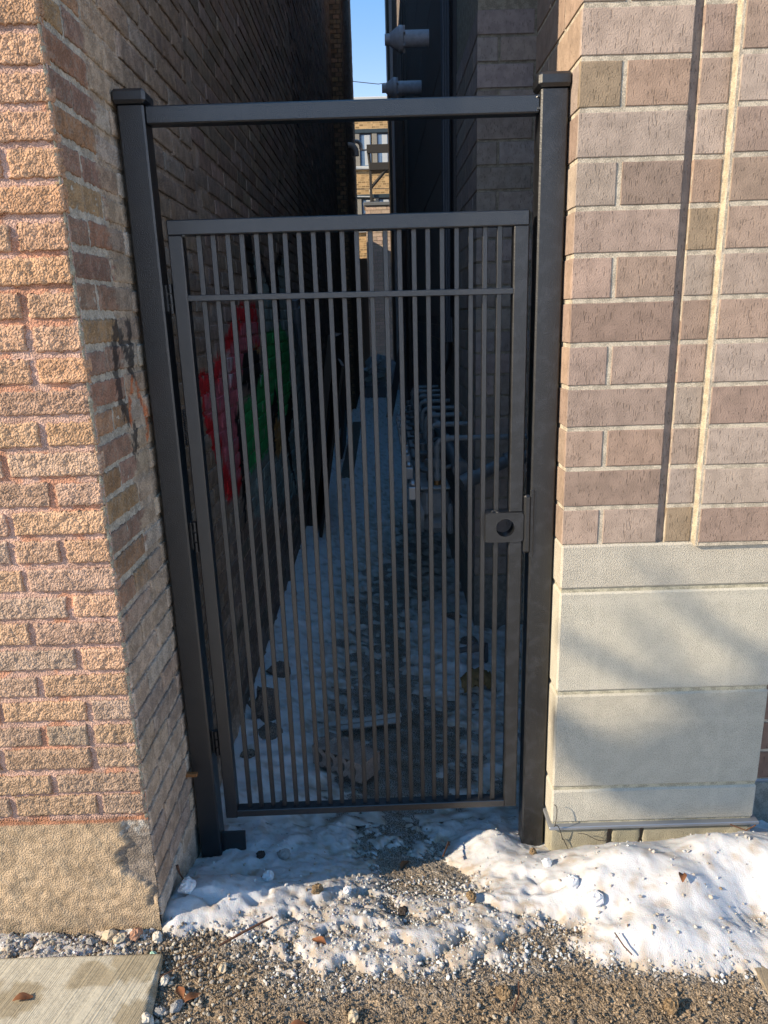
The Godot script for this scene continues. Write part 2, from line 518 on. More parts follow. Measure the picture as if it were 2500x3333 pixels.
func build_old_building() -> void:
	var b := thing("old_brick_building", Vector3(-1.6, 0.0, -3.0), "old tan and brown brick building on the left whose painted side wall lines the passage", "building")
	var core := MB.new()
	core.box(-7.6, -0.63, -0.1, 4.3, -2.6, 0.315, 0.0, L(0.2, 0.14, 0.1))
	core.box(-7.6, -0.64, -0.1, 5.7, -6.0, -2.6, 0.0, L(0.2, 0.14, 0.1))
	core.box(-7.6, -0.64, -0.1, 6.4, -10.58, -6.0, 0.0, L(0.2, 0.14, 0.1))
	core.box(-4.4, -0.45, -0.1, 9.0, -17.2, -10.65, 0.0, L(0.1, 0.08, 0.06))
	part("wall", core, M.old_wall, b)
	# mortar beds
	var bed := MB.new()
	var nx := 110
	var ny := 330
	var p := PackedVector3Array()
	var cs := PackedColorArray()
	for j in ny:
		for i in nx:
			var q := Vector3(lerpf(-1.55, XL + 0.001, float(i) / (nx - 1)), lerpf(0.455, 2.45, float(j) / (ny - 1)), ZF - 0.0060)
			q.z += N1.get_noise_3dv(q * 60.0) * 0.0016 + N2.get_noise_3dv(q * 200.0) * 0.0008
			var k := 1.0 + 0.18 * N1.get_noise_3dv(q * 10.0)
			var c := L(0.58, 0.38, 0.30)
			if N1.get_noise_3dv(q * 7.0 + Vector3(4, 4, 4)) > 0.25:
				c = L(0.58, 0.30, 0.195)
			if q.distance_to(Vector3(-0.83, 1.70, ZF)) < 0.05:
				c = L(0.30, 0.28, 0.25)
			p.append(q)
			cs.append(Color(c.r * k, c.g * k, c.b * k))
	bed.patch(p, nx, ny, cs, Vector3.BACK)
	part("front_mortar", bed, M.old_mortar, b)
	var side := MB.new()
	p = PackedVector3Array()
	cs = PackedColorArray()
	nx = 150
	ny = 300
	for j in ny:
		for i in nx:
			var q := Vector3(XL - 0.0015, lerpf(0.0, 2.75, float(j) / (ny - 1)), lerpf(-0.78, ZF - 0.004, float(i) / (nx - 1)))
			q.x += N1.get_noise_3dv(q * 40.0) * 0.0022 + N2.get_noise_3dv(q * 150.0) * 0.0008
			p.append(q)
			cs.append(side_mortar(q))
	side.patch(p, nx, ny, cs, Vector3.RIGHT)
	part("side_mortar", side, M.old_wall, b)
	# front bricks, each its own
	var course := 0.0646
	var tones := [L(0.60, 0.37, 0.23), L(0.56, 0.365, 0.25), L(0.61, 0.36, 0.19), L(0.50, 0.32, 0.22), L(0.58, 0.38, 0.265), L(0.47, 0.31, 0.225)]
	for k in 28:
		var y0 := 0.464 + 0.012 + k * course
		var x1 := XL - 0.001 + rng.randf_range(-0.004, 0.003)
		var first := 0.098 if k % 2 == 0 else 0.198
		if k % 7 == 3:
			first = 0.10
		while x1 > -1.2:
			var w := first + rng.randf_range(-0.006, 0.006)
			var m := MB.new()
			var c := vary(tones[rng.randi() % 6].lerp(L(0.56, 0.39, 0.28), 0.45), 0.13)
			if rng.randf() < 0.16:
				c = vary(L(0.48, 0.35, 0.26), 0.1)
			if y0 > 1.5:
				c = c.lerp(L(0.66, 0.36, 0.19), 0.4)
			if y0 < 0.7:
				c = c.lerp(L(0.34, 0.26, 0.19), 0.5)
			brick(m, Vector3(x1 - w, y0 + rng.randf_range(-0.002, 0.002), ZF + rng.randf_range(-0.0015, 0.002)), Vector3.RIGHT, Vector3.UP, Vector3.BACK, w, 0.0495 + rng.randf_range(-0.002, 0.002), 0.02, 0.0062, 0.0046, 0.0045, c)
			part("brick", m, M.old_brick, b)
			x1 -= w + 0.0155
			first = 0.198 if k % 7 != 3 else 0.098
	# pale slop of mortar along the corner
	var slop := MB.new()
	p = PackedVector3Array()
	cs = PackedColorArray()
	for j in 260:
		var y := 0.46 + j * 0.0077
		var bulge := 0.0006 + 0.006 * maxf(0.0, N1.get_noise_2d(y * 60.0, 1.0) + 0.05) + 0.002 * N2.get_noise_2d(y * 300.0, 3.0)
		for i in 6:
			var a := PI * 0.5 * i / 5.0
			p.append(Vector3(XL - 0.006 + sin(a) * (0.004 + bulge), y, ZF - 0.006 + cos(a) * (0.003 + bulge)))
			var k := 0.9 + 0.3 * N2.get_noise_2d(y * 200.0, i)
			cs.append(L(0.46 * k, 0.40 * k, 0.29 * k))
	slop.patch(p, 6, 260, cs, Vector3(1, 0, 1))
	part("corner_mortar", slop, M.old_mortar, b)
	# side bricks near the corner, each its own
	var reds := [L(0.38, 0.19, 0.12), L(0.31, 0.175, 0.13), L(0.44, 0.25, 0.12), L(0.28, 0.18, 0.14), L(0.48, 0.32, 0.15), L(0.34, 0.20, 0.15)]
	for k in 40:
		var y0 := 0.16 + k * course + 0.006
		var z1 := ZF - 0.006
		var first := 0.2 if k % 2 == 0 else 0.098
		if y0 > 2.66:
			break
		while z1 > -0.74:
			var w := minf(first, z1 + 0.76)
			if w < 0.03:
				break
			var m := MB.new()
			var own := vary(reds[rng.randi() % 6].lerp(L(0.40, 0.265, 0.185), 0.45), 0.14)
			var drab := vary([L(0.42, 0.28, 0.19), L(0.52, 0.39, 0.27), L(0.33, 0.24, 0.19), L(0.55, 0.48, 0.40), L(0.46, 0.33, 0.22)][rng.randi() % 5], 0.12)
			var cf := func(q: Vector3) -> Color:
				var t := pointed(q)
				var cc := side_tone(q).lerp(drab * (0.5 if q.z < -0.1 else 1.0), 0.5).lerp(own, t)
				if t > 0.5 and N2.get_noise_3dv(q * 70.0) > 0.35:
					cc = cc.lerp(L(0.36, 0.31, 0.25), 0.5)
				return painted(q, cc)
			var fine := 0.0075 if z1 > -0.05 else 0.014
			var proud := rng.randf_range(-0.0004, 0.0028) + (0.0 if y0 > 1.02 and z1 > 0.1 else 0.003)
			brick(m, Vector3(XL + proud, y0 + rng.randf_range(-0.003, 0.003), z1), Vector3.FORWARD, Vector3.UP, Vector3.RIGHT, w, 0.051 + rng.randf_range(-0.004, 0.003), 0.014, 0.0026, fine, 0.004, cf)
			part("brick", m, M.old_wall, b)
			z1 -= w + 0.011 + rng.randf_range(-0.002, 0.003)
			first = 0.2
	# the rest of the side wall: bricks too many to count, one part
	var far := MB.new()
	var bedf := MB.new()
	p = PackedVector3Array()
	cs = PackedColorArray()
	for j in 100:
		for i in 140:
			var q := Vector3(XL - 0.0035, lerpf(-0.05, 3.9, j / 99.0), lerpf(-0.77, -4.25, i / 139.0))
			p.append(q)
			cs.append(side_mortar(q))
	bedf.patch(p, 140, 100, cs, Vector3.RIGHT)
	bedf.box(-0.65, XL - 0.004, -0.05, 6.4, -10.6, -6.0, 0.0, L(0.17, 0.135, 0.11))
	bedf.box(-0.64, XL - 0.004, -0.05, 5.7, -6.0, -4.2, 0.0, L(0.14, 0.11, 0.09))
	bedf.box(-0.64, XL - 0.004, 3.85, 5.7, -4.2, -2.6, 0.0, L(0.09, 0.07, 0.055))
	part("side_mortar", bedf, M.old_wall, b)
	for k in 60:
		var y0 := 0.005 + k * course
		var z1 := -0.765 - (0.1 if k % 2 else 0.0)
		while z1 > -4.2:
			var w := 0.198
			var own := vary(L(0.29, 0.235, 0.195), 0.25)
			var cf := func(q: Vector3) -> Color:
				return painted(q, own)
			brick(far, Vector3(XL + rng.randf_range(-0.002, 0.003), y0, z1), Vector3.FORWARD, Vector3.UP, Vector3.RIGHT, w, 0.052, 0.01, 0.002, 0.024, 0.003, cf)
			z1 -= w + 0.012
	for k in 98:
		var y0 := 0.005 + k * course
		var z1 := -4.22 - (0.1 if k % 2 else 0.0)
		if y0 > 5.65: z1 = -6.05
		while z1 > -10.4:
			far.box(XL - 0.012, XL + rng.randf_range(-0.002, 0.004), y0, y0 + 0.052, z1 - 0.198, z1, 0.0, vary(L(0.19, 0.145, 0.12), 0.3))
			z1 -= 0.21
	part("brick", far, M.old_wall, b, "", "stuff")
	# pilaster far back and the wall behind it
	var pil := MB.new()
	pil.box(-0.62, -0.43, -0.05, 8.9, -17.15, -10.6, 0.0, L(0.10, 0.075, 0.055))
	part("pilaster", pil, M.old_wall, b)
	var pb := MB.new()
	for k in 136:
		var y0 := 0.005 + k * course
		var x := -0.6 + (0.0 if k % 2 else 0.055)
		if k % 2:
			pb.box(-0.6, -0.552, y0, y0 + 0.052, -10.605, -10.593, 0.0, vary(L(0.20, 0.13, 0.08), 0.25))
		while x < -0.44:
			var w := minf(0.1, -0.43 - x)
			pb.box(x, x + w - 0.01, y0, y0 + 0.052, -10.605, -10.588, 0.0, vary(L(0.20, 0.13, 0.08), 0.3))
			x += 0.11
		var z1 := -10.6
		while z1 > -17.0:
			pb.box(-0.44, -0.426 + rng.randf_range(-0.002, 0.003), y0, y0 + 0.052, z1 - 0.198, z1 - 0.004, 0.0, vary(L(0.12, 0.085, 0.06), 0.3))
			z1 -= 0.21
	part("brick", pb, M.old_wall, b, "", "stuff")
	# stuccoed footing
	var ft := MB.new()
	p = PackedVector3Array()
	cs = PackedColorArray()
	for j in 66:
		for i in 150:
			var q := Vector3(lerpf(-1.6, XL - 0.0005, i / 149.0), lerpf(0.05, 0.466, j / 65.0), ZF + 0.006)
			q.z += N1.get_noise_3dv(q * 40.0) * 0.003 + N2.get_noise_3dv(q * 140.0) * 0.0016
			var k := 1.0 + 0.2 * N1.get_noise_3dv(q * 6.0)
			var c := L(0.49, 0.365, 0.24)
			var lim := -0.665 + 0.03 * N1.get_noise_2d(q.y * 16.0, 7.0) + 0.006 * N2.get_noise_2d(q.y * 90.0, 5.0) + 0.06 * smoothstep(0.34, 0.23, q.y)
			var low := 0.225 + 0.03 * N1.get_noise_2d(q.x * 50.0, 3.0)
			var gone := smoothstep(lim - 0.004, lim + 0.004, q.x) * smoothstep(low - 0.005, low + 0.005, q.y)
			q.z -= 0.008 * gone
			c = c.lerp(L(0.24, 0.20, 0.165) * (1.0 + 0.3 * N1.get_noise_3dv(q * 30.0)), gone)
			if gone > 0.5:
				c = c.lerp(L(0.50, 0.47, 0.42), smoothstep(0.405, 0.43, q.y) * smoothstep(-0.1, 0.3, N2.get_noise_3dv(q * 70.0)))
			var damp := smoothstep(0.21, 0.13, q.y + 0.03 * N1.get_noise_2d(q.x * 18.0, 1.0)) * smoothstep(-0.05, 0.35, N1.get_noise_3dv(q * 8.0) + (0.3 if q.x > -0.66 else 0.0))
			c = c.lerp(L(0.30, 0.235, 0.155), damp * (1.0 - gone) * 0.8)
			c = c.lerp(L(0.38, 0.30, 0.21), 0.6 * smoothstep(0.25, 0.5, N1.get_noise_3dv(q * 11.0 + Vector3(8, 8, 8))) * (1.0 - gone))
			if q.y > 0.455:
				c = L(0.46, 0.22, 0.13)
			p.append(q)
			cs.append(Color(c.r * k, c.g * k, c.b * k))
	ft.patch(p, 150, 66, cs, Vector3.BACK)
	part("footing", ft, M.old_mortar, b, "tan stuccoed footing with a broken grey corner")
	# small rusty bolt and a rusty nail in the side wall
	var bolt := MB.new()
	bolt.box(XL - 0.01, XL + 0.035, 0.355, 0.366, 0.02, 0.032, 0.001, L(0.20, 0.09, 0.03))
	part("bolt", bolt, M.satin, b, "rusty square bolt stub low on the side wall")
	# plastic drain elbows far back
	for e in [[-11.6, 4.3], [-17.0, 5.5]]:
		var el := MB.new()
		var pts := []
		for i in 9:
			var a := PI * 0.5 * i / 8.0
			pts.append(Vector3(-0.43 + 0.03 + sin(a) * 0.11, e[1] + 0.12 - (1.0 - cos(a)) * 0.12, e[0]))
		pts.push_front(Vector3(-0.45, e[1] + 0.12, e[0]))
		pts.append(Vector3(-0.29, e[1] - 0.05, e[0]))
		el.tube(pts, 0.045, 12, L(0.42, 0.38, 0.36))
		part("drain_elbow", el, M.satin, b)

func new_brick_tone() -> Color:
	var t := [L(0.351, 0.261, 0.206), L(0.328, 0.241, 0.190), L(0.374, 0.278, 0.216), L(0.339, 0.255, 0.206), L(0.368, 0.264, 0.199), L(0.301, 0.220, 0.174), L(0.397, 0.311, 0.254)]
	return vary(t[rng.randi() % 7], 0.1)

func build_new_building() -> void:
	var b := thing("gray_brick_building", Vector3(0.8, 0.0, -1.0), "newer pinkish gray brick building on the right with pale stone blocks at its base", "building")
	var core := MB.new()
	core.box(0.475, 1.034, -0.1, 6.5, -0.40, 0.055, 0.0, L(0.3, 0.24, 0.2))
	core.box(1.02, 8.0, -0.1, 6.5, -0.39, -0.13, 0.0, L(0.3, 0.24, 0.2))
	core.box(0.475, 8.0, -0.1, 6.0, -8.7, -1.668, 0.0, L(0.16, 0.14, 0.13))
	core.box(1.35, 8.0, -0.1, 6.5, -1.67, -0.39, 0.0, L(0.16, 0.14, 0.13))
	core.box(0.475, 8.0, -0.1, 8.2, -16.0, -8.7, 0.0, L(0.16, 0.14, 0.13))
	part("wall", core, M.face_brick, b)
	var c0 := 0.1016
	var jt := 0.0115
	var mort := L(0.60, 0.525, 0.41)
	var bed := MB.new()
	bed.box(X2 + 0.003, 0.7, 1.03, 2.72, -0.41, 0.066, 0.0, mort)
	bed.box(0.7, 0.722, 1.03, 2.72, -0.1, 0.038, 0.0, L(0.33, 0.28, 0.22))
	bed.box(0.722, 0.797, 1.03, 2.72, -0.1, 0.066, 0.0, mort)
	bed.box(0.7965, 1.036, 1.03, 2.72, -0.1, 0.082, 0.0, mort)
	part("mortar", bed, M.new_mortar, b)
	# pier front, pier side, notch and passage wall: brick by brick
	for k in 16:
		var y0 := 1.040 + k * c0
		var h := c0 - jt
		var cells := []
		if k % 2 == 0:
			cells = [[X2, 0.549, 0.068], [0.561, 0.700, 0.068], [0.722, 0.787, 0.068], [0.803, 1.036, 0.084]]
		else:
			cells = [[X2, 0.700, 0.068], [0.722, 0.787, 0.068], [0.803, 0.978, 0.084], [0.99, 1.036, 0.084]]
		for q in cells:
			var m := MB.new()
			var c := new_brick_tone()
			if k == 0 and q[0] == 0.722 or k == 10 and q[0] == X2 or k == 7 and q[0] == 0.722:
				c = L(0.305, 0.228, 0.155)
			if k == 3 and q[0] == 0.722 or k == 8 and q[0] == X2 or k == 6 and q[0] == 0.722:
				c = L(0.36, 0.29, 0.235)
			brick(m, Vector3(q[0], y0, q[2]), Vector3.RIGHT, Vector3.UP, Vector3.BACK, q[1] - q[0], h, 0.012, 0.0005, 0.03, 0.0008, c)
			part("brick", m, M.face_brick, b)
		var sides := [[0.066, -0.24], [-0.252, -0.41]] if k % 2 else [[0.066, -0.085], [-0.097, -0.41]]
		for q in sides:
			var m := MB.new()
			brick(m, Vector3(X2, y0, q[0]), Vector3.FORWARD, Vector3.UP, Vector3.RIGHT * -1.0, q[0] - q[1], h, 0.012, 0.0005, 0.03, 0.0008, new_brick_tone())
			part("brick", m, M.face_brick, b)
	# smeared joint sealant where the right panel steps out
	var seal := MB.new()
	var p := PackedVector3Array()
	var cs := PackedColorArray()
	for j in 200:
		var y := 1.03 + j * 0.0085
		for i in 5:
			var t := i / 4.0
			p.append(Vector3(0.7905 + t * 0.0125 + 0.0022 * N1.get_noise_2d(y * 60.0, 1.0), y, 0.064 + t * 0.0185 + 0.0015 * N2.get_noise_2d(y * 150.0, i * 9.0)))
			var g := 1.0 + 0.15 * N1.get_noise_2d(y * 90.0, i)
			cs.append(L(0.52 * g, 0.44 * g, 0.31 * g))
	seal.patch(p, 5, 200, cs, Vector3(-1, 0, 1))
	part("joint_sealant", seal, M.new_mortar, b, "pale smeared upright joint beside the dark groove")
	# stone blocks
	var ys := [[0.917, 1.037], [0.617, 0.906], [0.314, 0.606], [0.196, 0.303]]
	var stone := L(0.535, 0.49, 0.40)
	for i in 4:
		var m := MB.new()
		m.box(X2 - 0.001, 1.04, ys[i][0], ys[i][1], -0.408, 0.072, 0.005, vary(stone, 0.05))
		part("stone_block", m, M.cast_stone, b)
	var sm := MB.new()
	sm.box(X2 + 0.004, 1.036, 0.19, 1.03, -0.40, 0.0665, 0.0, L(0.52, 0.48, 0.36))
	part("mortar", sm, M.new_mortar, b)
	var fl := MB.new()
	fl.box(X2 - 0.008, 1.053, 0.180, 0.190, -0.405, 0.084, 0.0015, L(0.34, 0.36, 0.39))
	fl.box(1.053, 2.4, 0.196, 0.206, -0.3, -0.085, 0.0015, L(0.34, 0.36, 0.39))
	part("flashing", fl, M.steel, b, "thin bent metal flashing strip under the stone blocks")
	for q in [[X2 + 0.001, 0.622], [0.636, 0.715], [0.726, 1.038]]:
		var m := MB.new()
		brick(m, Vector3(q[0], -0.06, 0.070), Vector3.RIGHT, Vector3.UP, Vector3.BACK, q[1] - q[0], 0.24, 0.03, 0.004, 0.012, 0.005, vary(L(0.40, 0.37, 0.28), 0.06))
		part("base_block", m, M.cast_stone, b)
	var bs := MB.new()
	bs.box(X2 + 0.002, 1.03, -0.1, 0.18, -0.405, 0.05, 0.0, L(0.40, 0.37, 0.28))
	part("base_side", bs, M.cast_stone, b)
	# front wall set back, right of the pier
	for k in 9:
		var m := MB.new()
		brick(m, Vector3(1.042, 0.212 + k * c0, -0.085), Vector3.RIGHT, Vector3.UP, Vector3.BACK, 0.29, c0 - jt, 0.012, 0.0005, 0.03, 0.0008, L(0.24, 0.15, 0.11))
		part("brick", m, M.face_brick, b)
	var fm := MB.new()
	fm.box(1.03, 2.4, 0.19, 1.3, -0.2, -0.089, 0.0, mort)
	fm.box(1.03, 2.4, -0.1, 0.197, -0.2, -0.080, 0.002, L(0.36, 0.34, 0.29))
	part("mortar", fm, M.new_mortar, b)
	# back wall of the notch
	for k in 25:
		var y0 := 0.326 + k * c0
		var cut := [[X2, 0.545], [0.557, 0.845], [0.857, 1.15]] if k % 2 else [[X2, 0.70], [0.712, 1.0]]
		for q in cut:
			var m := MB.new()
			brick(m, Vector3(q[0], y0, -1.65), Vector3.RIGHT, Vector3.UP, Vector3.BACK, q[1] - q[0], c0 - jt, 0.012, 0.0005, 0.03, 0.0008, vary(L(0.42, 0.35, 0.31), 0.16))
			part("brick", m, M.face_brick, b)
		for q in ([[-1.652, -1.78], [-1.792, -2.08], [-2.092, -2.38], [-2.392, -2.5]] if k % 2 else [[-1.652, -1.93], [-1.942, -2.23], [-2.242, -2.5]]):
			var m := MB.new()
			brick(m, Vector3(X2, y0, q[0]), Vector3.FORWARD, Vector3.UP, Vector3.LEFT, q[0] - q[1], c0 - jt, 0.012, 0.0005, 0.03, 0.0008, vary(L(0.42, 0.355, 0.32), 0.14))
			part("brick", m, M.face_brick, b)
	var nm := MB.new()
	nm.box(X2 + 0.003, 1.35, 0.3, 3.2, -1.7, -1.654, 0.0, L(0.42, 0.37, 0.29))
	nm.box(X2 + 0.004, 0.5, 0.3, 3.2, -2.52, -1.655, 0.0, L(0.42, 0.37, 0.29))
	nm.box(X2 + 0.004, 0.5, 0.3, 1.6, -8.6, -2.52, 0.0, L(0.36, 0.32, 0.27))
	nm.box(X2 - 0.002, 1.35, -0.1, 0.315, -8.6, -1.645, 0.003, L(0.33, 0.32, 0.29))
	part("mortar", nm, M.new_mortar, b)
	var low := MB.new()
	for k in 13:
		var y0 := 0.326 + k * c0
		var z := -2.5 - (0.15 if k % 2 else 0.0)
		while z > -8.4:
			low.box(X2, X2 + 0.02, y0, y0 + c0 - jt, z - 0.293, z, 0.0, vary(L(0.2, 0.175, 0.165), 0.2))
			z -= 0.305
	for k in 75:
		var y0 := 1.0 + k * c0
		if y0 > 8.0: break
		var z := -9.1 - (0.15 if k % 2 else 0.0)
		while z > -13.6:
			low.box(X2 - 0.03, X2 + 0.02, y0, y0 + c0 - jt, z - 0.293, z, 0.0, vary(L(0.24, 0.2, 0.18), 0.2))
			z -= 0.305
	low.box(X2 - 0.025, X2 + 0.02, -0.1, 8.2, -14.0, -9.0, 0.0, L(0.3, 0.26, 0.22))
	part("brick", low, M.face_brick, b, "", "stuff")
	# dark siding panels and trim
	var yy := [1.6, 2.55, 3.18, 3.81, 4.44, 5.07, 5.5, 5.9]
	for k in 7:
		var m := MB.new()
		m.box(X2 - 0.004, 0.49, yy[k] + 0.004, yy[k + 1] - 0.006, -8.5, -2.95, 0.003, vary(L(0.21, 0.17, 0.15), 0.08))
		part("siding_panel", m, M.siding, b)
	var back := MB.new()
	back.box(X2 + 0.014, 0.49, 1.58, 5.95, -8.6, -2.5, 0.0, L(0.008, 0.008, 0.008))
	part("siding_backing", back, M.matte, b)
	var tr := MB.new()
	tr.box(X2 - 0.02, 0.5, 1.6, 5.95, -2.66, -2.505, 0.004, L(0.015, 0.015, 0.017))
	part("corner_trim", tr, M.satin, b)
	tr = MB.new()
	tr.box(X2 - 0.018, 0.5, 1.6, 5.95, -2.95, -2.85, 0.004, L(0.015, 0.015, 0.017))
	part("corner_trim", tr, M.satin, b)
	tr = MB.new()
	tr.box(X2 - 0.05, 0.5, -0.1, 7.9, -8.75, -8.5, 0.006, L(0.014, 0.014, 0.015))
	tr.box(X2 - 0.055, 0.5, -0.1, 7.9, -9.0, -8.8, 0.006, L(0.02, 0.018, 0.016))
	part("corner_trim", tr, M.satin, b)
	tr = MB.new()
	tr.box(X2 - 0.075, 0.5, -0.1, 8.2, -14.3, -14.0, 0.006, L(0.42, 0.42, 0.44))
	part("corner_trim", tr, M.satin, b, "pale gray upright trim at the far end")
	tr = MB.new()
	tr.box(X2 - 0.12, 0.5, -0.1, 8.2, -16.0, -14.7, 0.006, L(0.05, 0.04, 0.035))
	part("corner_trim", tr, M.satin, b)
	# ribbed black downspout
	var ds := thing("downspout", Vector3(0.43, 1.3, -2.75), "ribbed blue black downspout on the dark siding beside the gray brick", "downspout")
	var d := MB.new()
	for i in 4:
		d.box(0.402 + i * 0.0145, 0.414 + i * 0.0145, 1.45, 5.9, -2.83, -2.74, 0.003, L(0.07, 0.085, 0.11))
	d.box(0.405, 0.454, 1.45, 5.9, -2.825, -2.748, 0.0, L(0.01, 0.012, 0.015))
	part("spout", d, M.satin, ds)
	d = MB.new()
	d.tube([Vector3(0.43, 1.47, -2.785), Vector3(0.42, 1.35, -2.77), Vector3(0.38, 1.25, -2.74)], 0.03, 10, L(0.015, 0.017, 0.02))
	part("outlet", d, M.satin, ds)

func vent(zz: float, yy: float, xo: float, r: float, label: String) -> void:
	var t := thing("vent_pipe", Vector3(X2, yy, zz), label, "vent pipe", "exhaust vents on the dark siding")
	var a := MB.new()
	var g := L(0.50, 0.50, 0.55)
	a.lathe(Vector3(X2 + 0.02, yy, zz), Vector3.LEFT, [Vector2(0, r), Vector2(X2 + 0.02 - xo - r * 1.75, r), Vector2(X2 + 0.02 - xo - r * 1.75, r * 0.8)], 24, g)
	part("pipe", a, M.pipe_paint, t)
	a = MB.new()
	var x0 := xo + r * 2.15
	a.lathe(Vector3(x0, yy, zz), Vector3.LEFT, [Vector2(-0.02, r * 0.9), Vector2(-0.012, r * 1.5), Vector2(0, r * 1.55), Vector2(r * 0.32, r * 1.55), Vector2(r * 0.4, r * 1.48), Vector2(r * 1.5, r * 0.72), Vector2(r * 1.52, r * 0.66), Vector2(r * 2.15, r * 0.66), Vector2(r * 2.15, r * 0.56), Vector2(r * 1.6, r * 0.55)], 24, g)
	part("cap", a, M.pipe_paint, t)
	for i in 6:
		a = MB.new()
		var an := TAU * i / 6.0 + 0.3
		var o := Vector3(x0 + 0.008, yy + sin(an) * r * 1.22, zz + cos(an) * r * 1.22)
		a.obox(Transform3D(Basis(Vector3.RIGHT, -an), o), Vector3(0.02, 0.006, r * 0.3), 0.002, g)
		part("clip", a, M.pipe_paint, t)

# ------------------------------------------------------------------ gate
func build_gate() -> void:
	var steel := L(0.040, 0.047, 0.058)
	var f := thing("steel_gateway", Vector3(-0.07, 0.0, -0.03), "black steel gateway of two square posts and a top rail across the passage", "gateway")
	var a := MB.new()
	a.box(-0.585, -0.5235, -0.06, 2.108, -0.062, 0.0, 0.004, steel)
	var pl := part("post", a, M.black_steel, f, "left post beside the old brick wall")
	a = MB.new()
	a.box(-0.5935, -0.516, 2.108, 2.139, -0.07, 0.008, 0.007, steel)
	part("post_cap", a, M.black_steel, pl)
	a = MB.new()
	a.box(0.388, 0.4515, -0.06, 2.117, -0.062, 0.0, 0.004, steel)
	var pr := part("post", a, M.dusty_steel, f, "right post speckled with dust beside the gray brick pier")
	a = MB.new()
	a.box(0.381, 0.4585, 2.117, 2.148, -0.07, 0.008, 0.007, steel)
	part("post_cap", a, M.dusty_steel, pr)
	a = MB.new()
	a.box(-0.524, 0.3885, 2.067, 2.106, -0.049, -0.010, 0.003, steel)
	part("top_rail", a, M.black_steel, f)
	# strike plate welded on the right post
	a = MB.new()
	a.box(0.370, 0.389, 0.998, 1.158, -0.012, 0.006, 0.005, steel)
	a.box(0.386, 0.397, 0.985, 1.172, -0.004, 0.004, 0.002, steel)
	part("strike_plate", a, M.dusty_steel, f)
	# foot plate at the left post
	a = MB.new()
	a.obox(Transform3D(Basis(Vector3.RIGHT, -0.16), Vector3(-0.489, 0.055, -0.024)), Vector3(0.036, 0.062, 0.004), 0.0015, steel)
	part("foot_plate", a, M.black_steel, f)
	# gate leaf
	var g := thing("gate", Vector3(-0.065, 0.19, -0.02), "closed black steel gate of upright bars with a round lock hole", "gate")
	a = MB.new()
	a.box(-0.4985, 0.368, 1.823, 1.858, -0.038, 0.0, 0.0025, steel)
	part("top_bar", a, M.black_steel, g)
	for x in [[-0.4985, -0.464, 0.187, 1.8235], [0.332, 0.368, 1.1115, 1.8235], [0.332, 0.368, 0.199, 1.0305]]:
		a = MB.new()
		a.box(x[0], x[1], x[2], x[3], -0.0378, -0.0002, 0.0025, steel)
		part("stile", a, M.dusty_steel if x[0] > 0.0 else M.black_steel, g)
	# bottom channel: a lip in front and a flat web behind
	a = MB.new()
	a.obox(Transform3D(Basis(Vector3.BACK, 0.012), Vector3(-0.066, 0.207, -0.003)), Vector3(0.3985, 0.011, 0.003), 0.0015, steel)
	a.obox(Transform3D(Basis(Vector3.BACK, 0.012), Vector3(-0.066, 0.212, -0.022)), Vector3(0.3985, 0.003, 0.016), 0.001, steel)
	part("bottom_bar", a, M.black_steel, g)
	a = MB.new()
	a.obox(Transform3D(Basis(Vector3.BACK, -0.006), Vector3(-0.066, 1.676, -0.0085)), Vector3(0.399, 0.0072, 0.0072), 0.0012, steel)
	part("cross_rail", a, M.black_steel, g)
	a = MB.new()
	a.box(-0.0061, 0.0061, 0.208, 1.826, -0.0115, 0.0, 0.001, steel)
	var pm := a.mesh(Vector3(0, 1.0, 0))
	pm.surface_set_material(0, M.black_steel)
	for i in 22:
		var x := -0.4625 + 0.0346 * (i + 1) + rng.randf_range(-0.0007, 0.0007)
		if i == 21:
			continue
		shared("picket", pm, Vector3(x, 1.0, -0.0165), g)
	# the last bar is cut by the lock box
	for q in [[1.11, 1.826], [0.208, 1.032]]:
		a = MB.new()
		a.box(0.2925, 0.3048, q[0], q[1], -0.020, -0.008, 0.001, steel)
		part("picket", a, M.dusty_steel, g)
	# lock box with its round hole
	a = MB.new()
	var x0 := 0.269
	var x1 := 0.3695
	var y0 := 1.030
	var y1 := 1.112
	var hc := Vector2(0.3215, 1.070)
	var hr := 0.0245
	var seg := 40
	for i in seg:
		var p := []
		for j in 2:
			var an := TAU * (i + j) / seg
			var dir := Vector2(cos(an), sin(an))
			var k := 9.0
			if dir.x > 0.001: k = minf(k, (x1 - hc.x) / dir.x)
			if dir.x < -0.001: k = minf(k, (x0 - hc.x) / dir.x)
			if dir.y > 0.001: k = minf(k, (y1 - hc.y) / dir.y)
			if dir.y < -0.001: k = minf(k, (y0 - hc.y) / dir.y)
			p.append(hc + dir * hr)
			p.append(hc + dir * k)
		for z in [0.004, -0.040]:
			a.quad(Vector3(p[0].x, p[0].y, z), Vector3(p[1].x, p[1].y, z), Vector3(p[3].x, p[3].y, z), Vector3(p[2].x, p[2].y, z), steel, Vector3(0, 0, z + 0.01))
		a.quad(Vector3(p[0].x, p[0].y, 0.004), Vector3(p[2].x, p[2].y, 0.004), Vector3(p[2].x, p[2].y, -0.04), Vector3(p[0].x, p[0].y, -0.04), steel, Vector3(hc.x - p[0].x, hc.y - p[0].y, 0))
		a.quad(Vector3(p[1].x, p[1].y, 0.004), Vector3(p[3].x, p[3].y, 0.004), Vector3(p[3].x, p[3].y, -0.04), Vector3(p[1].x, p[1].y, -0.04), steel, Vector3(p[1].x - hc.x, p[1].y - hc.y, 0))
	part("lock_box", a, M.dusty_steel, g, "scuffed square lock box with a round hole through it")
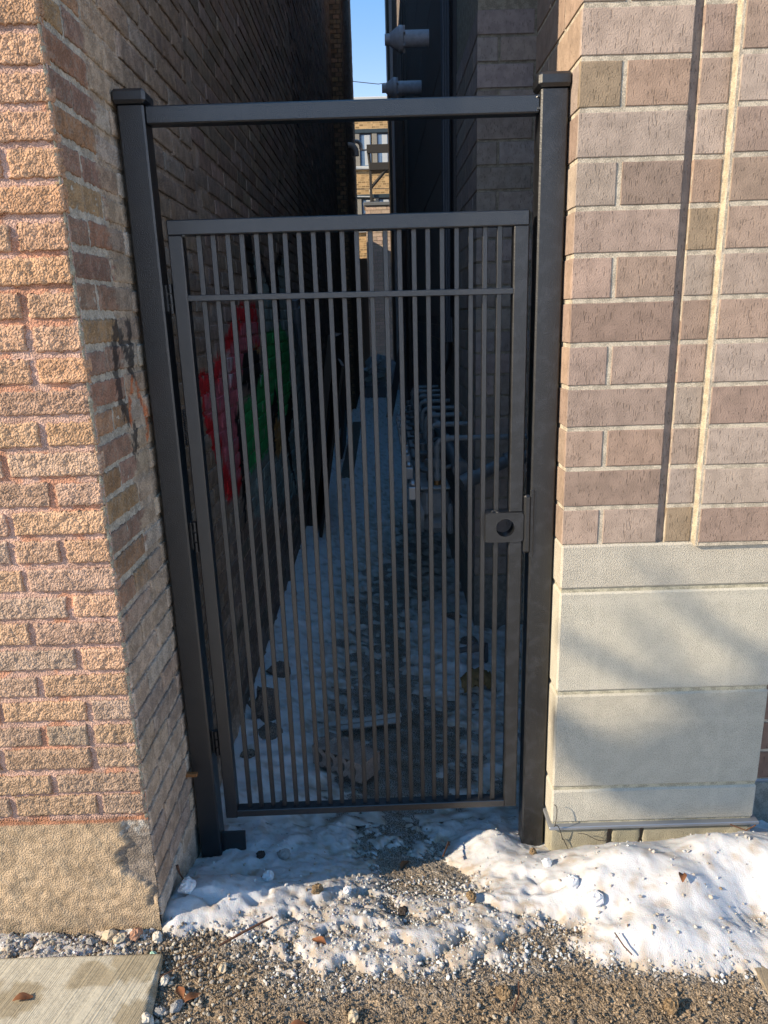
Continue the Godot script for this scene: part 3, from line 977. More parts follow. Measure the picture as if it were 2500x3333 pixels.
	for q in [[0.388, 2.075, -0.012], [0.386, 2.1, -0.012], [0.300, 1.112, -0.004], [0.29, 1.113, -0.006], [0.33, 0.212, -0.008], [0.318, 0.211, -0.010], [0.298, 0.2115, -0.012], [-0.455, 0.208, -0.010], [-0.43, 0.2085, -0.008], [-0.462, 1.822, -0.006]]:
		a = MB.new()
		rock(a, Vector3(q[0], q[1], q[2]), Vector3(0.008, 0.0042, 0.006), q[0] * 31.0, L(0.14, 0.14, 0.135), 8)
		part("weld_bead", a, M.dusty_steel, g)
	# hinges and closer spring in the gap
	for q in [[1.643, 1.717], [1.02, 1.106], [0.388, 0.470]]:
		a = MB.new()
		var h: float = (q[1] - q[0]) / 3.0
		for k in 3:
			a.lathe(Vector3(-0.511, q[0] + k * h, -0.03), Vector3.UP, [Vector2(0.0, 0.0), Vector2(0.0, 0.0085), Vector2(h - 0.003, 0.0085), Vector2(h - 0.003, 0.0)], 12, steel)
		a.box(-0.525, -0.497, q[0] + 0.004, q[1] - 0.004, -0.036, -0.03, 0.001, steel)
		part("hinge", a, M.black_steel, g)
	a = MB.new()
	var pts := []
	for i in 150:
		var an := i * 0.62
		pts.append(Vector3(-0.5105 + cos(an) * 0.007, 1.31 + i * 0.00062, -0.045 + sin(an) * 0.007))
	a.tube(pts, 0.0014, 5, steel)
	part("closer_spring", a, M.black_steel, g)

# ------------------------------------------------------------------ ground
const LUMPS := [[0.78, 0.24, 0.30, 0.17, 0.085], [0.55, 0.19, 0.17, 0.17, 0.055], [0.97, 0.20, 0.18, 0.22, 0.055], [0.74, 0.10, 0.2, 0.08, 0.014], [0.90, 0.36, 0.085, 0.085, -0.07], [1.15, 0.2, 0.2, 0.3, 0.06], [0.62, 0.23, 0.08, 0.05, 0.022], [0.86, 0.19, 0.09, 0.05, 0.022], [0.72, 0.33, 0.10, 0.045, 0.02], [0.52, 0.28, 0.06, 0.04, 0.015],
	[0.295, -0.02, 0.09, 0.12, 0.055], [0.34, 0.14, 0.10, 0.10, 0.025], [-0.42, -0.04, 0.17, 0.16, 0.03], [-0.50, 0.20, 0.12, 0.14, 0.042], [-0.36, 0.23, 0.22, 0.07, 0.026], [-0.57, 0.33, 0.05, 0.06, 0.03], [-0.16, 0.10, 0.14, 0.12, 0.018],
	[-0.12, 0.46, 0.28, 0.10, 0.009], [0.12, 0.37, 0.3, 0.08, 0.006], [0.62, 0.44, 0.16, 0.05, 0.03], [0.30, 0.30, 0.16, 0.06, 0.010], [-0.03, 0.02, 0.12, 0.17, -0.017], [0.12, 0.12, 0.16, 0.1, -0.022], [0.40, 0.40, 0.11, 0.08, -0.035], [-0.45, 0.50, 0.16, 0.1, -0.05], [0.47, 0.56, 0.35, 0.06, -0.03], [-0.55, 0.43, 0.09, 0.1, -0.04], [-0.46, 0.10, 0.07, 0.045, -0.045]]

func ground_h(x: float, z: float) -> float:
	return lerpf(0.015, 0.132, smoothstep(-0.12, 0.42, z))

func snow_t(x: float, z: float) -> float:
	var t := 0.0
	if z > -0.3:
		t = 0.010 - 0.045 * smoothstep(0.44, 0.66, z + 0.05 * N1.get_noise_2d(x * 9.0, 3.0))
		for l in LUMPS:
			var q := Vector2((x - l[0]) / l[2], (z - l[1]) / l[3]).length_squared()
			if q < 6.0:
				t += l[4] * exp(-q)
	if z < -0.1:
		var s := smoothstep(-0.1, -0.35, z)
		var path := exp(-pow((x - 0.08 - 0.1 * sin(z * 1.3)) / 0.24, 2.0)) * smoothstep(-7.0, -2.0, z)
		var u := 0.016 - 0.021 * path + 0.03 * smoothstep(-0.2, -0.55, x) + 0.02 * smoothstep(-2.5, -6.0, z) + 0.022 * exp(-pow((x - 0.28) / 0.12, 2.0)) * smoothstep(-0.9, -1.2, z) * smoothstep(-2.2, -1.8, z)
		u -= 0.012 * exp(-pow((x - 0.12) / 0.3, 2.0) - pow((z + 0.6) / 0.4, 2.0))
		t = lerpf(t, u, s)
	var thin := 1.0 - 0.6 * smoothstep(0.02, 0.06, t)
	if z > 0.1 and x < 0.6:
		t -= 0.016 * smoothstep(0.0, 0.5, N1.get_noise_2d(x * 9.0 + 5.0, z * 12.0)) * smoothstep(0.1, 0.24, z) * smoothstep(0.6, 0.42, x)
	elif z < -0.15:
		t += 0.012 * N1.get_noise_2d(x * 10.0, z * 6.0)
	t += (0.008 if z > 0.0 else 0.016) * N1.get_noise_2d(x * 8.0, z * 8.0) + (0.0035 * N1.get_noise_2d(x * 34.0, z * 34.0 + 50.0) + 0.003 * N2.get_noise_2d(x * 90.0, z * 90.0)) * thin
	return t

func lay(x0: float, x1: float, nx: int, zs: PackedFloat32Array, dirt: MB, snow: MB) -> void:
	var nz := zs.size()
	var p := PackedVector3Array()
	var q := PackedVector3Array()
	var cp := PackedColorArray()
	var cq := PackedColorArray()
	var keep := PackedByteArray()
	for j in nz:
		for i in nx:
			var x := lerpf(x0, x1, float(i) / (nx - 1))
			var z := zs[j]
			var g := ground_h(x, z)
			var near := smoothstep(-4.0, -0.5, z)
			var clod := absf(N1.get_noise_2d(x * 45.0, z * 45.0)) * 0.011 + N2.get_noise_2d(x * 110.0, z * 110.0) * 0.0038 + N1.get_noise_2d(x * 6.0, z * 6.0) * 0.006
			p.append(Vector3(x, g + clod * near - 0.004, z))
			var k := 1.0 + 0.35 * N1.get_noise_2d(x * 14.0, z * 14.0) + 0.25 * N2.get_noise_2d(x * 80.0, z * 80.0)
			var dc := L(0.44, 0.33, 0.22)
			if z < 0.05:
				dc = dc.lerp(L(0.40, 0.31, 0.23), smoothstep(0.15, -0.1, z))
			# a frost of crushed snow over the soil
			var t := snow_t(x, z)
			var fr := smoothstep(-0.036, 0.004, t + 0.012 * N2.get_noise_2d(x * 60.0 + 70.0, z * 60.0))
			cp.append(Color(dc.r * k, dc.g * k, dc.b * k).lerp(L(0.5, 0.455, 0.40) if z > 0.0 else L(0.62, 0.58, 0.54), fr * (0.8 if z > 0.0 else clampf(0.6 + 0.8 * N1.get_noise_2d(x * 18.0, z * 18.0) + 0.5 * N2.get_noise_2d(x * 60.0, z * 60.0), 0.0, 1.0))))
			var edge := t + 0.006 * N2.get_noise_2d(x * 150.0, z * 150.0)
			keep.append(1 if edge > 0.0015 else 0)
			var rough := smoothstep(0.04, 0.012, t)
			var hgt := g + maxf(t, -0.004) + rough * (0.004 * absf(N2.get_noise_2d(x * 150.0 + 9.0, z * 150.0)) + 0.003 * absf(N1.get_noise_2d(x * 70.0, z * 70.0))) * near
			if t > 0.03:
				hgt += 0.0022 * N1.get_noise_2d(x * 17.0, z * 17.0 + 8.0)
			q.append(Vector3(x, hgt if edge > 0.0015 else g - 0.012, z))
			var dirty := clampf(smoothstep(0.036, 0.004, t) * (0.50 + 0.6 * N1.get_noise_2d(x * 22.0 + 31.0, z * 22.0)) + 0.6 * smoothstep(0.28, 0.55, N1.get_noise_2d(x * 11.0 + 80.0, z * 13.0)) + 0.35 * smoothstep(0.45, 0.7, N2.get_noise_2d(x * 130.0, z * 130.0 + 40.0)), 0.0, 1.0)
			if z > 0.08 and x < 0.62:
				var mud := smoothstep(-0.05, 0.45, N1.get_noise_2d(x * 20.0 + 5.0, z * 24.0 + 60.0) + 0.35 * N2.get_noise_2d(x * 70.0, z * 70.0))
				dirty = clampf(dirty + 0.8 * mud * smoothstep(0.045, 0.015, t) * smoothstep(-0.45, -0.15, x), 0.0, 1.0)
			if z < -0.15:
				dirty = clampf(dirty + 0.25 * smoothstep(0.02, 0.0, t), 0.0, 1.0)
			cq.append(L(0.78, 0.78, 0.785).lerp(L(0.53, 0.53, 0.54), smoothstep(-0.2, 0.1, z)).lerp(L(0.36, 0.285, 0.205), dirty * 0.85))
	dirt.patch(p, nx, nz, cp, Vector3.UP)
	snow.patch(q, nx, nz, cq, Vector3.UP, keep)

func rock(mb: MB, o: Vector3, r: Vector3, sd: float, col: Color, seg := 9, turn := 0.0) -> void:
	var rings := maxi(4, seg * 2 / 3)
	var p := []
	var bs := Basis(Vector3.UP, turn)
	for j in rings + 1:
		for i in seg:
			var a := PI * j / rings
			var t := TAU * (i % seg) / seg
			var d := Vector3(sin(a) * cos(t), cos(a), sin(a) * sin(t))
			var k := 1.0 + 0.42 * N1.get_noise_3dv(d * 22.0 + Vector3(sd * 13.7, sd * 7.1, sd * 3.3)) + 0.14 * N2.get_noise_3dv(d * 60.0 + Vector3(sd, sd, sd) * 9.0)
			p.append(o + bs * (d * r * k))
	for j in rings:
		for i in seg:
			var a: Vector3 = p[j * seg + i]
			var b: Vector3 = p[j * seg + (i + 1) % seg]
			var d: Vector3 = p[(j + 1) * seg + (i + 1) % seg]
			var e: Vector3 = p[(j + 1) * seg + i]
			var h := (a + d) * 0.5 - o
			mb.tri(a, b, d, col, h)
			mb.tri(a, d, e, col, h)

func surface_y(x: float, z: float) -> float:
	return ground_h(x, z) + maxf(0.0, snow_t(x, z))

func scatter(called: String, label: String, category: String, material: Material, count: int, sd: int, fit: Callable, col: Array, lo: float, hi: float) -> void:
	var mb := MB.new()
	rock(mb, Vector3.ZERO, Vector3(1, 0.75, 0.9), sd * 0.77, Color.WHITE, 7)
	var mesh := mb.mesh()
	mesh.surface_set_material(0, material)
	var mm := MultiMesh.new()
	mm.transform_format = MultiMesh.TRANSFORM_3D
	mm.use_colors = true
	mm.mesh = mesh
	mm.instance_count = count
	var r := RandomNumberGenerator.new()
	r.seed = sd
	var done := 0
	var tries := 0
	while done < count:
		var x := r.randf_range(-1.1, 1.2)
		var z := r.randf_range(-0.14, 0.74)
		tries += 1
		if tries < count * 60 and r.randf() > fit.call(x, z):
			continue
		var s := lo + (hi - lo) * pow(r.randf(), 3.5)
		var b := Basis.from_euler(Vector3(r.randf() * TAU, r.randf() * TAU, r.randf() * TAU)) * Basis.from_scale(Vector3(s, s * r.randf_range(0.6, 1.0), s * r.randf_range(0.6, 1.1)))
		var tr := Transform3D(b, Vector3(x, surface_y(x, z) + s * 0.25 + 0.002, z))
		mm.set_instance_transform(done, tr)
		var c: Color = col[r.randi() % col.size()]
		var k := r.randf_range(0.7, 1.2)
		mm.set_instance_color(done, Color(c.r * k, c.g * k, c.b * k))
		done += 1
	var o := MultiMeshInstance3D.new()
	o.name = numbered(called, self)
	o.multimesh = mm
	add_child(o, true)
	tag(o, label, category, "", "stuff")

func on_slab(x: float, z: float) -> bool:
	return (x < -0.575 and z > 0.425) or (x > 0.815 and z > 0.435) or (x < XL + 0.01 and z < ZF + 0.012) or (x > X2 - 0.01 and z < 0.085)

func build_ground() -> void:
	var far := MB.new()
	far.quad(Vector3(-150, -0.09, 150), Vector3(150, -0.09, 150), Vector3(150, -0.09, -150), Vector3(-150, -0.09, -150), L(0.6, 0.56, 0.5), Vector3.UP)
	tag(part("ground", far, M.dirt), "level ground under everything", "ground", "", "structure")
	var pv := MB.new()
	pv.box(-12.0, 12.0, -0.08, 0.118, 0.745, 3.4, 0.0, L(0.55, 0.50, 0.42))
	tag(part("pavement", pv, M.concrete), "concrete pavement in front of the buildings", "pavement", "", "structure")
	var dirt := MB.new()
	var snow := MB.new()
	var zs := PackedFloat32Array()
	var z := -0.16
	while z < 0.76:
		zs.append(z)
		z += 0.0068
	lay(-1.2, 1.4, 380, zs, dirt, snow)
	zs = PackedFloat32Array()
	z = -24.0
	while z < -0.16:
		zs.append(z)
		z += clampf(-z * 0.012, 0.012, 0.3)
	zs.append(-0.16)
	lay(-0.64, 1.36, 110, zs, dirt, snow)
	tag(part("dirt_ground", dirt, M.dirt), "brown trodden soil at the gate and along the passage", "soil", "", "structure")
	tag(part("snow", snow, M.snow), "old dirty snow banked at the gate and lying along the passage", "snow", "", "stuff")
	# sidewalk slabs
	for q in [[-3.2, -0.568, 0.432, 0.152, "brushed concrete sidewalk slab at bottom left with dark damp stains"], [0.826, 3.4, 0.446, 0.142, "corner of a brown gray sidewalk slab at bottom right"]]:
		var s := MB.new()
		var p := PackedVector3Array()
		var cs := PackedColorArray()
		var nx := 150
		var nz := 60
		for j in nz + 2:
			for i in nx + 2:
				var u := clampf((i - 1.0) / (nx - 1), 0.0, 1.0)
				var w := clampf((j - 1.0) / (nz - 1), 0.0, 1.0)
				var xx := lerpf(q[0], q[1], 1.0 - pow(1.0 - u, 1.7)) if q[0] < 0.0 else lerpf(q[0], q[1], pow(u, 1.7))
				var zz := lerpf(q[2], 0.744, w)
				if q[0] < 0.0 and u == 1.0:
					xx += (zz - 0.43) * 0.13
				var rim := i == 0 or j == 0 or i == nx + 1 or j == nz + 1
				p.append(Vector3(xx, q[3] - (0.08 if rim else 0.0) + (0.0 if rim else 0.0008 * N1.get_noise_2d(xx * 30.0, zz * 30.0) - 0.004 * (1.0 if u == 0.0 or u == 1.0 or w == 0.0 else 0.0)), zz))
				var c := L(0.52, 0.475, 0.375) if q[0] < 0.0 else L(0.30, 0.24, 0.165)
				var d := smoothstep(0.12, 0.26, N1.get_noise_2d(xx * 4.2 + 11.0, zz * 5.5 + 3.0))
				for e in [[-0.86, 0.545, 0.055], [-0.62, 0.455, 0.07], [-0.58, 0.60, 0.05]]:
					d = maxf(d, smoothstep(e[2] * 1.1, e[2] * 0.8, Vector2(xx - e[0], (zz - e[1]) * 1.2).length() + 0.02 * N1.get_noise_2d(xx * 30.0, zz * 30.0)))
				if q[0] < 0.0:
					c = c.lerp(L(0.33, 0.275, 0.18), d * 0.85)
				cs.append(c)
		s.patch(p, nx + 2, nz + 2, cs, Vector3.UP)
		tag(part("sidewalk", s, M.concrete), q[4], "sidewalk", "", "structure")
	# loose small stuff
	var bare := func(x: float, zz: float) -> float:
		if on_slab(x, zz): return 0.0
		var t := snow_t(x, zz)
		var trod := 0.2 if zz < 0.33 else 1.0
		return clampf(0.9 - t * 90.0, 0.0, 1.0) * trod if t < 0.012 else 0.008
	scatter("soil_crumbs", "small brown crumbs of soil over the bare ground at the gate", "soil", M.dirt, 7500, 5, bare, [L(0.46, 0.345, 0.225), L(0.38, 0.28, 0.185), L(0.54, 0.42, 0.29)], 0.0008, 0.0052)
	var strip := func(x: float, zz: float) -> float:
		if on_slab(x, zz) and not (x < -0.575 and zz < 0.45): return 0.0
		if x < -0.28 and zz > 0.345: return 0.9 * smoothstep(-0.28, -0.42, x)
		return 0.02 if zz > 0.42 else 0.0015
	scatter("gravel", "gray and tan gravel between the sidewalk and the old wall", "gravel", M.matte, 2200, 6, strip, [L(0.42, 0.37, 0.29), L(0.33, 0.30, 0.26), L(0.25, 0.2, 0.15), L(0.5, 0.45, 0.36), L(0.17, 0.15, 0.13)], 0.0014, 0.0075)
	var icy := func(x: float, zz: float) -> float:
		if on_slab(x, zz): return 0.0
		var t := snow_t(x, zz)
		return 1.0 if t > -0.012 and t < 0.02 and zz > 0.12 else (0.05 if t > 0.02 else 0.0)
	scatter("snow_crumbs", "loose white crumbs of frozen snow over the dirty ice", "snow", M.snow, 5200, 7, icy, [L(0.56, 0.56, 0.56), L(0.5, 0.48, 0.45), L(0.44, 0.39, 0.33)], 0.0010, 0.0060)

func build_litter() -> void:
	var spots := [[-0.721, 0.365, 0.020, 0, "largest pale rounded stone lying against the tan footing"], [-0.655, 0.368, 0.019, 1, "pinkish brown brick chip standing at the foot of the old corner"], [-0.60, 0.372, 0.016, 2, "white stone in the snow below the old building's corner"], [-0.765, 0.38, 0.012, 3, "gray chip left of the largest stone by the footing"], [-0.69, 0.385, 0.015, 0, "flat tan stone between the footing and the sidewalk"], [-0.545, 0.50, 0.014, 2, "pale upright stone beside the sidewalk edge"], [-0.555, 0.60, 0.018, 2, "white round stone at the bottom edge beside the slab"], [-0.535, 0.575, 0.012, 3, "gray stone touching the sidewalk's right edge"], [-0.50, 0.565, 0.014, 3, "blue gray stone on the leaf litter near the slab"],
		[-0.415, 0.47, 0.012, 0, "yellowish stone lying in the dark leaf litter"], [-0.595, 0.425, 0.0095, 4, "small pale green glass pebble at the slab's corner"], [-0.21, 0.235, 0.017, 5, "tan lump of frozen soil on the sunlit snow edge left of the path"], [0.02, 0.30, 0.014, 6, "dark wet lump of soil in the middle of the dirty ice"], [0.20, 0.27, 0.016, 5, "brown clod right of the path's crest of ice"], [0.24, 0.555, 0.018, 5, "brown flat clod at the bottom of the bare soil"], [0.60, 0.60, 0.020, 5, "round brown stone near the bottom right of the soil"], [0.40, 0.10, 0.012, 5, "dirty clod in the snow before the right post"], [-0.33, 0.03, 0.02, 3, "gray stone on the shaded snow beside the left foot plate"], [-0.40, 0.025, 0.014, 6, "dark clod next to the foot plate"], [-0.1, 0.60, 0.015, 0, "tan stone at the bottom edge of the bare soil"]]
	var cols := [L(0.46, 0.38, 0.27), L(0.36, 0.2, 0.13), L(0.55, 0.5, 0.42), L(0.27, 0.26, 0.25), L(0.35, 0.55, 0.45), L(0.33, 0.23, 0.13), L(0.08, 0.065, 0.055)]
	for i in spots.size():
		var s: Array = spots[i]
		var m := MB.new()
		var y := surface_y(s[0], s[1]) + 0.003
		rock(m, Vector3(s[0], y + s[2] * 0.3, s[1]), Vector3(s[2], s[2] * 0.75, s[2] * 0.8), i * 1.7 + 2.0, cols[s[3]], 12, i * 0.9)
		tag(part("stone", m, M.dirt if s[3] > 4 else M.matte), s[4], "stone", "stones lying about the gate")
	# snow chunks
	var chunks := [[-0.555, 0.24, 0.022, "white block of snow leaning on the old side wall by a nail"], [-0.355, 0.155, 0.016, "rounded snow ball in the shaded bank right of the left post"], [-0.13, 0.225, 0.012, "upright snow lump at the edge of sunlight"], [0.42, 0.185, 0.014, "snow lump in front of the right post"], [0.46, 0.29, 0.017, "loose snow chunk below the big right mound"], [0.505, 0.345, 0.02, "largest loose snow chunk at the mound's front foot"]]
	for i in chunks.size():
		var s: Array = chunks[i]
		var m := MB.new()
		rock(m, Vector3(s[0], surface_y(s[0], s[1]) + s[2] * 0.45, s[1]), Vector3(s[2], s[2] * 0.85, s[2]), i * 2.3 + 40.0, L(0.66, 0.66, 0.67), 12, i)
		tag(part("snow_chunk", m, M.snow), s[3], "snow chunk", "loose chunks of snow")
	# twigs and leaves
	var twigs := [[[Vector3(0.17, 0.045, -0.03), Vector3(0.165, 0.09, 0.01), Vector3(0.15, 0.10, 0.06), Vector3(0.142, 0.105, 0.085)], 0.0026, "curved dark twig standing under the gate right of the path"], [[Vector3(-0.43, 0.165, 0.43), Vector3(-0.37, 0.172, 0.395), Vector3(-0.31, 0.176, 0.36)], 0.003, "long dark red twig lying across the icy fringe at left"], [[Vector3(-0.555, 0.152, 0.50), Vector3(-0.50, 0.158, 0.47), Vector3(-0.46, 0.155, 0.44)], 0.0014, "thin straw across the gravel beside the sidewalk"], [[Vector3(0.52, 0.19, 0.45), Vector3(0.535, 0.175, 0.475), Vector3(0.55, 0.165, 0.49)], 0.0018, "short twig on the lower front of the right snow bank"], [[Vector3(0.955, 0.205, 0.11), Vector3(0.99, 0.20, 0.13), Vector3(1.01, 0.225, 0.14)], 0.002, "forked brown twig on top of the mound at far right"], [[Vector3(0.25, 0.135, 0.60), Vector3(0.27, 0.15, 0.57), Vector3(0.275, 0.152, 0.54)], 0.002, "bent twig in the bare soil at the bottom"]]
	for t in twigs:
		var m := MB.new()
		var pts := []
		for k in t[0].size():
			var q: Vector3 = t[0][k]
			pts.append(Vector3(q.x, maxf(q.y, surface_y(q.x, q.z) + 0.003 + (0.0 if k else -0.01)), q.z))
		m.tube(pts, t[1], 6, L(0.09, 0.045, 0.03))
		tag(part("twig", m, M.matte), t[2], "twig", "twigs on the ground")
	var leaves := [[-0.47, 0.545, 0.6, "reddish brown leaf in the litter beside the slab"], [-0.50, 0.53, 2.1, "small rust leaf next to the gravel"], [0.725, 0.335, 1.2, "orange brown leaf on the front of the big snow mound"], [-0.85, 0.55, 0.3, "dark leaf on the damp stain of the left sidewalk"], [-0.19, 0.415, 2.6, "brown leaf on the icy fringe left of the middle"], [0.03, 0.05, 1.0, "small dark red leaf on the shaded path under the gate"], [-0.22, 0.62, 0.2, "curled dark leaf at the bottom edge"], [0.07, -0.25, 2.0, "dark leaf just behind the gate"]]
	for i in leaves.size():
		var s: Array = leaves[i]
		var m := MB.new()
		var p := PackedVector3Array()
		var cs := PackedColorArray()
		var y := surface_y(s[0], s[1]) + 0.007
		if on_slab(s[0], s[1]): y = 0.158
		var bs := Basis(Vector3.UP, s[2])
		for j in 7:
			for k in 5:
				var u := j / 6.0
				var w := (k - 2.0) / 2.0 * 0.010 * sin(PI * (0.06 + u * 0.88))
				p.append(Vector3(s[0], y, s[1]) + bs * Vector3((u - 0.5) * 0.042, 0.004 * sin(u * 5.0) + absf(w) * 0.5, w))
				cs.append(vary(L(0.2, 0.085, 0.04), 0.15))
		m.patch(p, 5, 7, cs, Vector3.UP)
		tag(part("leaf", m, M.matte), s[3], "leaf", "dry leaves on the ground")
	var nl := MB.new()
	nl.tube([Vector3(-0.588, 0.205, 0.206), Vector3(-0.585, 0.17, 0.2), Vector3(-0.578, 0.145, 0.193)], [0.0035, 0.0024, 0.002], 7, L(0.12, 0.06, 0.04))
	tag(part("spike", nl, M.matte), "rusty spike leaning on the foot of the old side wall", "spike")
	# wire by the right post
	var w := MB.new()
	var pts := []
	for i in 40:
		var u := i / 39.0
		pts.append(Vector3(0.458 + 0.06 * u * u + 0.006 * sin(u * 13.0), 0.27 - 0.17 * u + 0.012 * sin(u * 17.0), 0.088 + 0.012 * sin(u * 6.0)))
	w.tube(pts, 0.0013, 5, L(0.07, 0.06, 0.05))
	pts = []
	for i in 20:
		var u := i / 19.0
		pts.append(Vector3(0.53 + 0.11 * u, 0.175 - 0.04 * u + 0.004 * sin(u * 9.0), 0.092))
	w.tube(pts, 0.001, 5, L(0.07, 0.06, 0.05))
	tag(part("wire", w, M.matte), "thin curling wire hanging at the stone pier's lower left corner", "wire")

# ------------------------------------------------------------------ the passage
func meter(z: float, x_end: float, label: String) -> void:
	var t := thing("gas_meter", Vector3(0.24, 0.6, z), label, "gas meter", "gas meters along the right wall")
	var g := L(0.22, 0.25, 0.27)
	var a := MB.new()
	a.box(0.178, 0.305, 0.70, 0.835, z - 0.195, z, 0.02, g)
	a.box(0.170, 0.312, 0.833, 0.847, z - 0.2, z + 0.005, 0.005, g)
	a.box(0.182, 0.30, 0.617, 0.702, z - 0.19, z - 0.004, 0.03, g)
	part("body", a, M.pipe_paint, t)
	a = MB.new()
	a.lathe(Vector3(0.18, 0.70, z - 0.1), Vector3.LEFT, [Vector2(-0.01, 0.095), Vector2(0.012, 0.095), Vector2(0.026, 0.085), Vector2(0.036, 0.05), Vector2(0.038, 0.0)], 24, g)
	part("front_cover", a, M.pipe_paint, t)
	a = MB.new()
	a.box(0.300, 0.325, 0.61, 0.76, z - 0.185, z - 0.008, 0.01, g)
	part("back_cover", a, M.pipe_paint, t)
	a = MB.new()
	a.box(0.116, 0.160, 0.79, 0.852, z - 0.07, z + 0.012, 0.004, L(0.42, 0.43, 0.45))
	a.box(0.122, 0.154, 0.85, 0.876, z - 0.06, z + 0.004, 0.010, L(0.42, 0.43, 0.45))
	part("index_box", a, M.steel, t)
	# riser, union, elbow and house line
	a = MB.new()
	var pts := [Vector3(0.256, 0.845, z - 0.05), Vector3(0.256, 1.025, z - 0.05)]
	for i in 6:
		var an := PI * 0.5 * (i + 1) / 6.0
		pts.append(Vector3(0.256 + 0.04 * (1.0 - cos(an)), 1.025 + 0.04 * sin(an), z - 0.05))
	pts.append(Vector3(x_end, 1.065, z - 0.05))
	a.tube(pts, 0.0135, 12, g)
	part("house_line", a, M.pipe_paint, t)
	a = MB.new()
	a.tube([Vector3(0.256, 0.935, z - 0.05), Vector3(0.256, 0.972, z - 0.05)], 0.023, 6, g)
	a.tube([Vector3(0.256, 1.0, z - 0.05), Vector3(0.256, 1.03, z - 0.05)], 0.0185, 12, g)
	a.tube([Vector3(0.285, 1.065, z - 0.05), Vector3(0.312, 1.065, z - 0.05)], 0.0185, 12, g)
	a.tube([Vector3(0.256, 0.88, z - 0.05), Vector3(0.256, 0.905, z - 0.05)], 0.0185, 12, g)
	part("union", a, M.pipe_paint, t)
	a = MB.new()
	a.tube([Vector3(0.256, 0.846, z - 0.05), Vector3(0.256, 0.868, z - 0.05)], 0.021, 6, L(0.22, 0.13, 0.06))
	part("brass_nut", a, M.steel, t)
	# regulator on the inlet
	a = MB.new()
	a.lathe(Vector3(0.225, 0.90, z - 0.15), Vector3.UP, [Vector2(-0.05, 0.0), Vector2(-0.05, 0.014), Vector2(-0.012, 0.016), Vector2(-0.01, 0.045), Vector2(0.004, 0.048), Vector2(0.008, 0.04), Vector2(0.016, 0.024), Vector2(0.05, 0.022), Vector2(0.055, 0.0)], 18, L(0.10, 0.11, 0.12))
	a.tube([Vector3(0.225, 0.885, z - 0.15), Vector3(0.36, 0.92, z - 0.15)], 0.011, 9, L(0.10, 0.11, 0.12))
	part("regulator", a, M.pipe_paint, t)

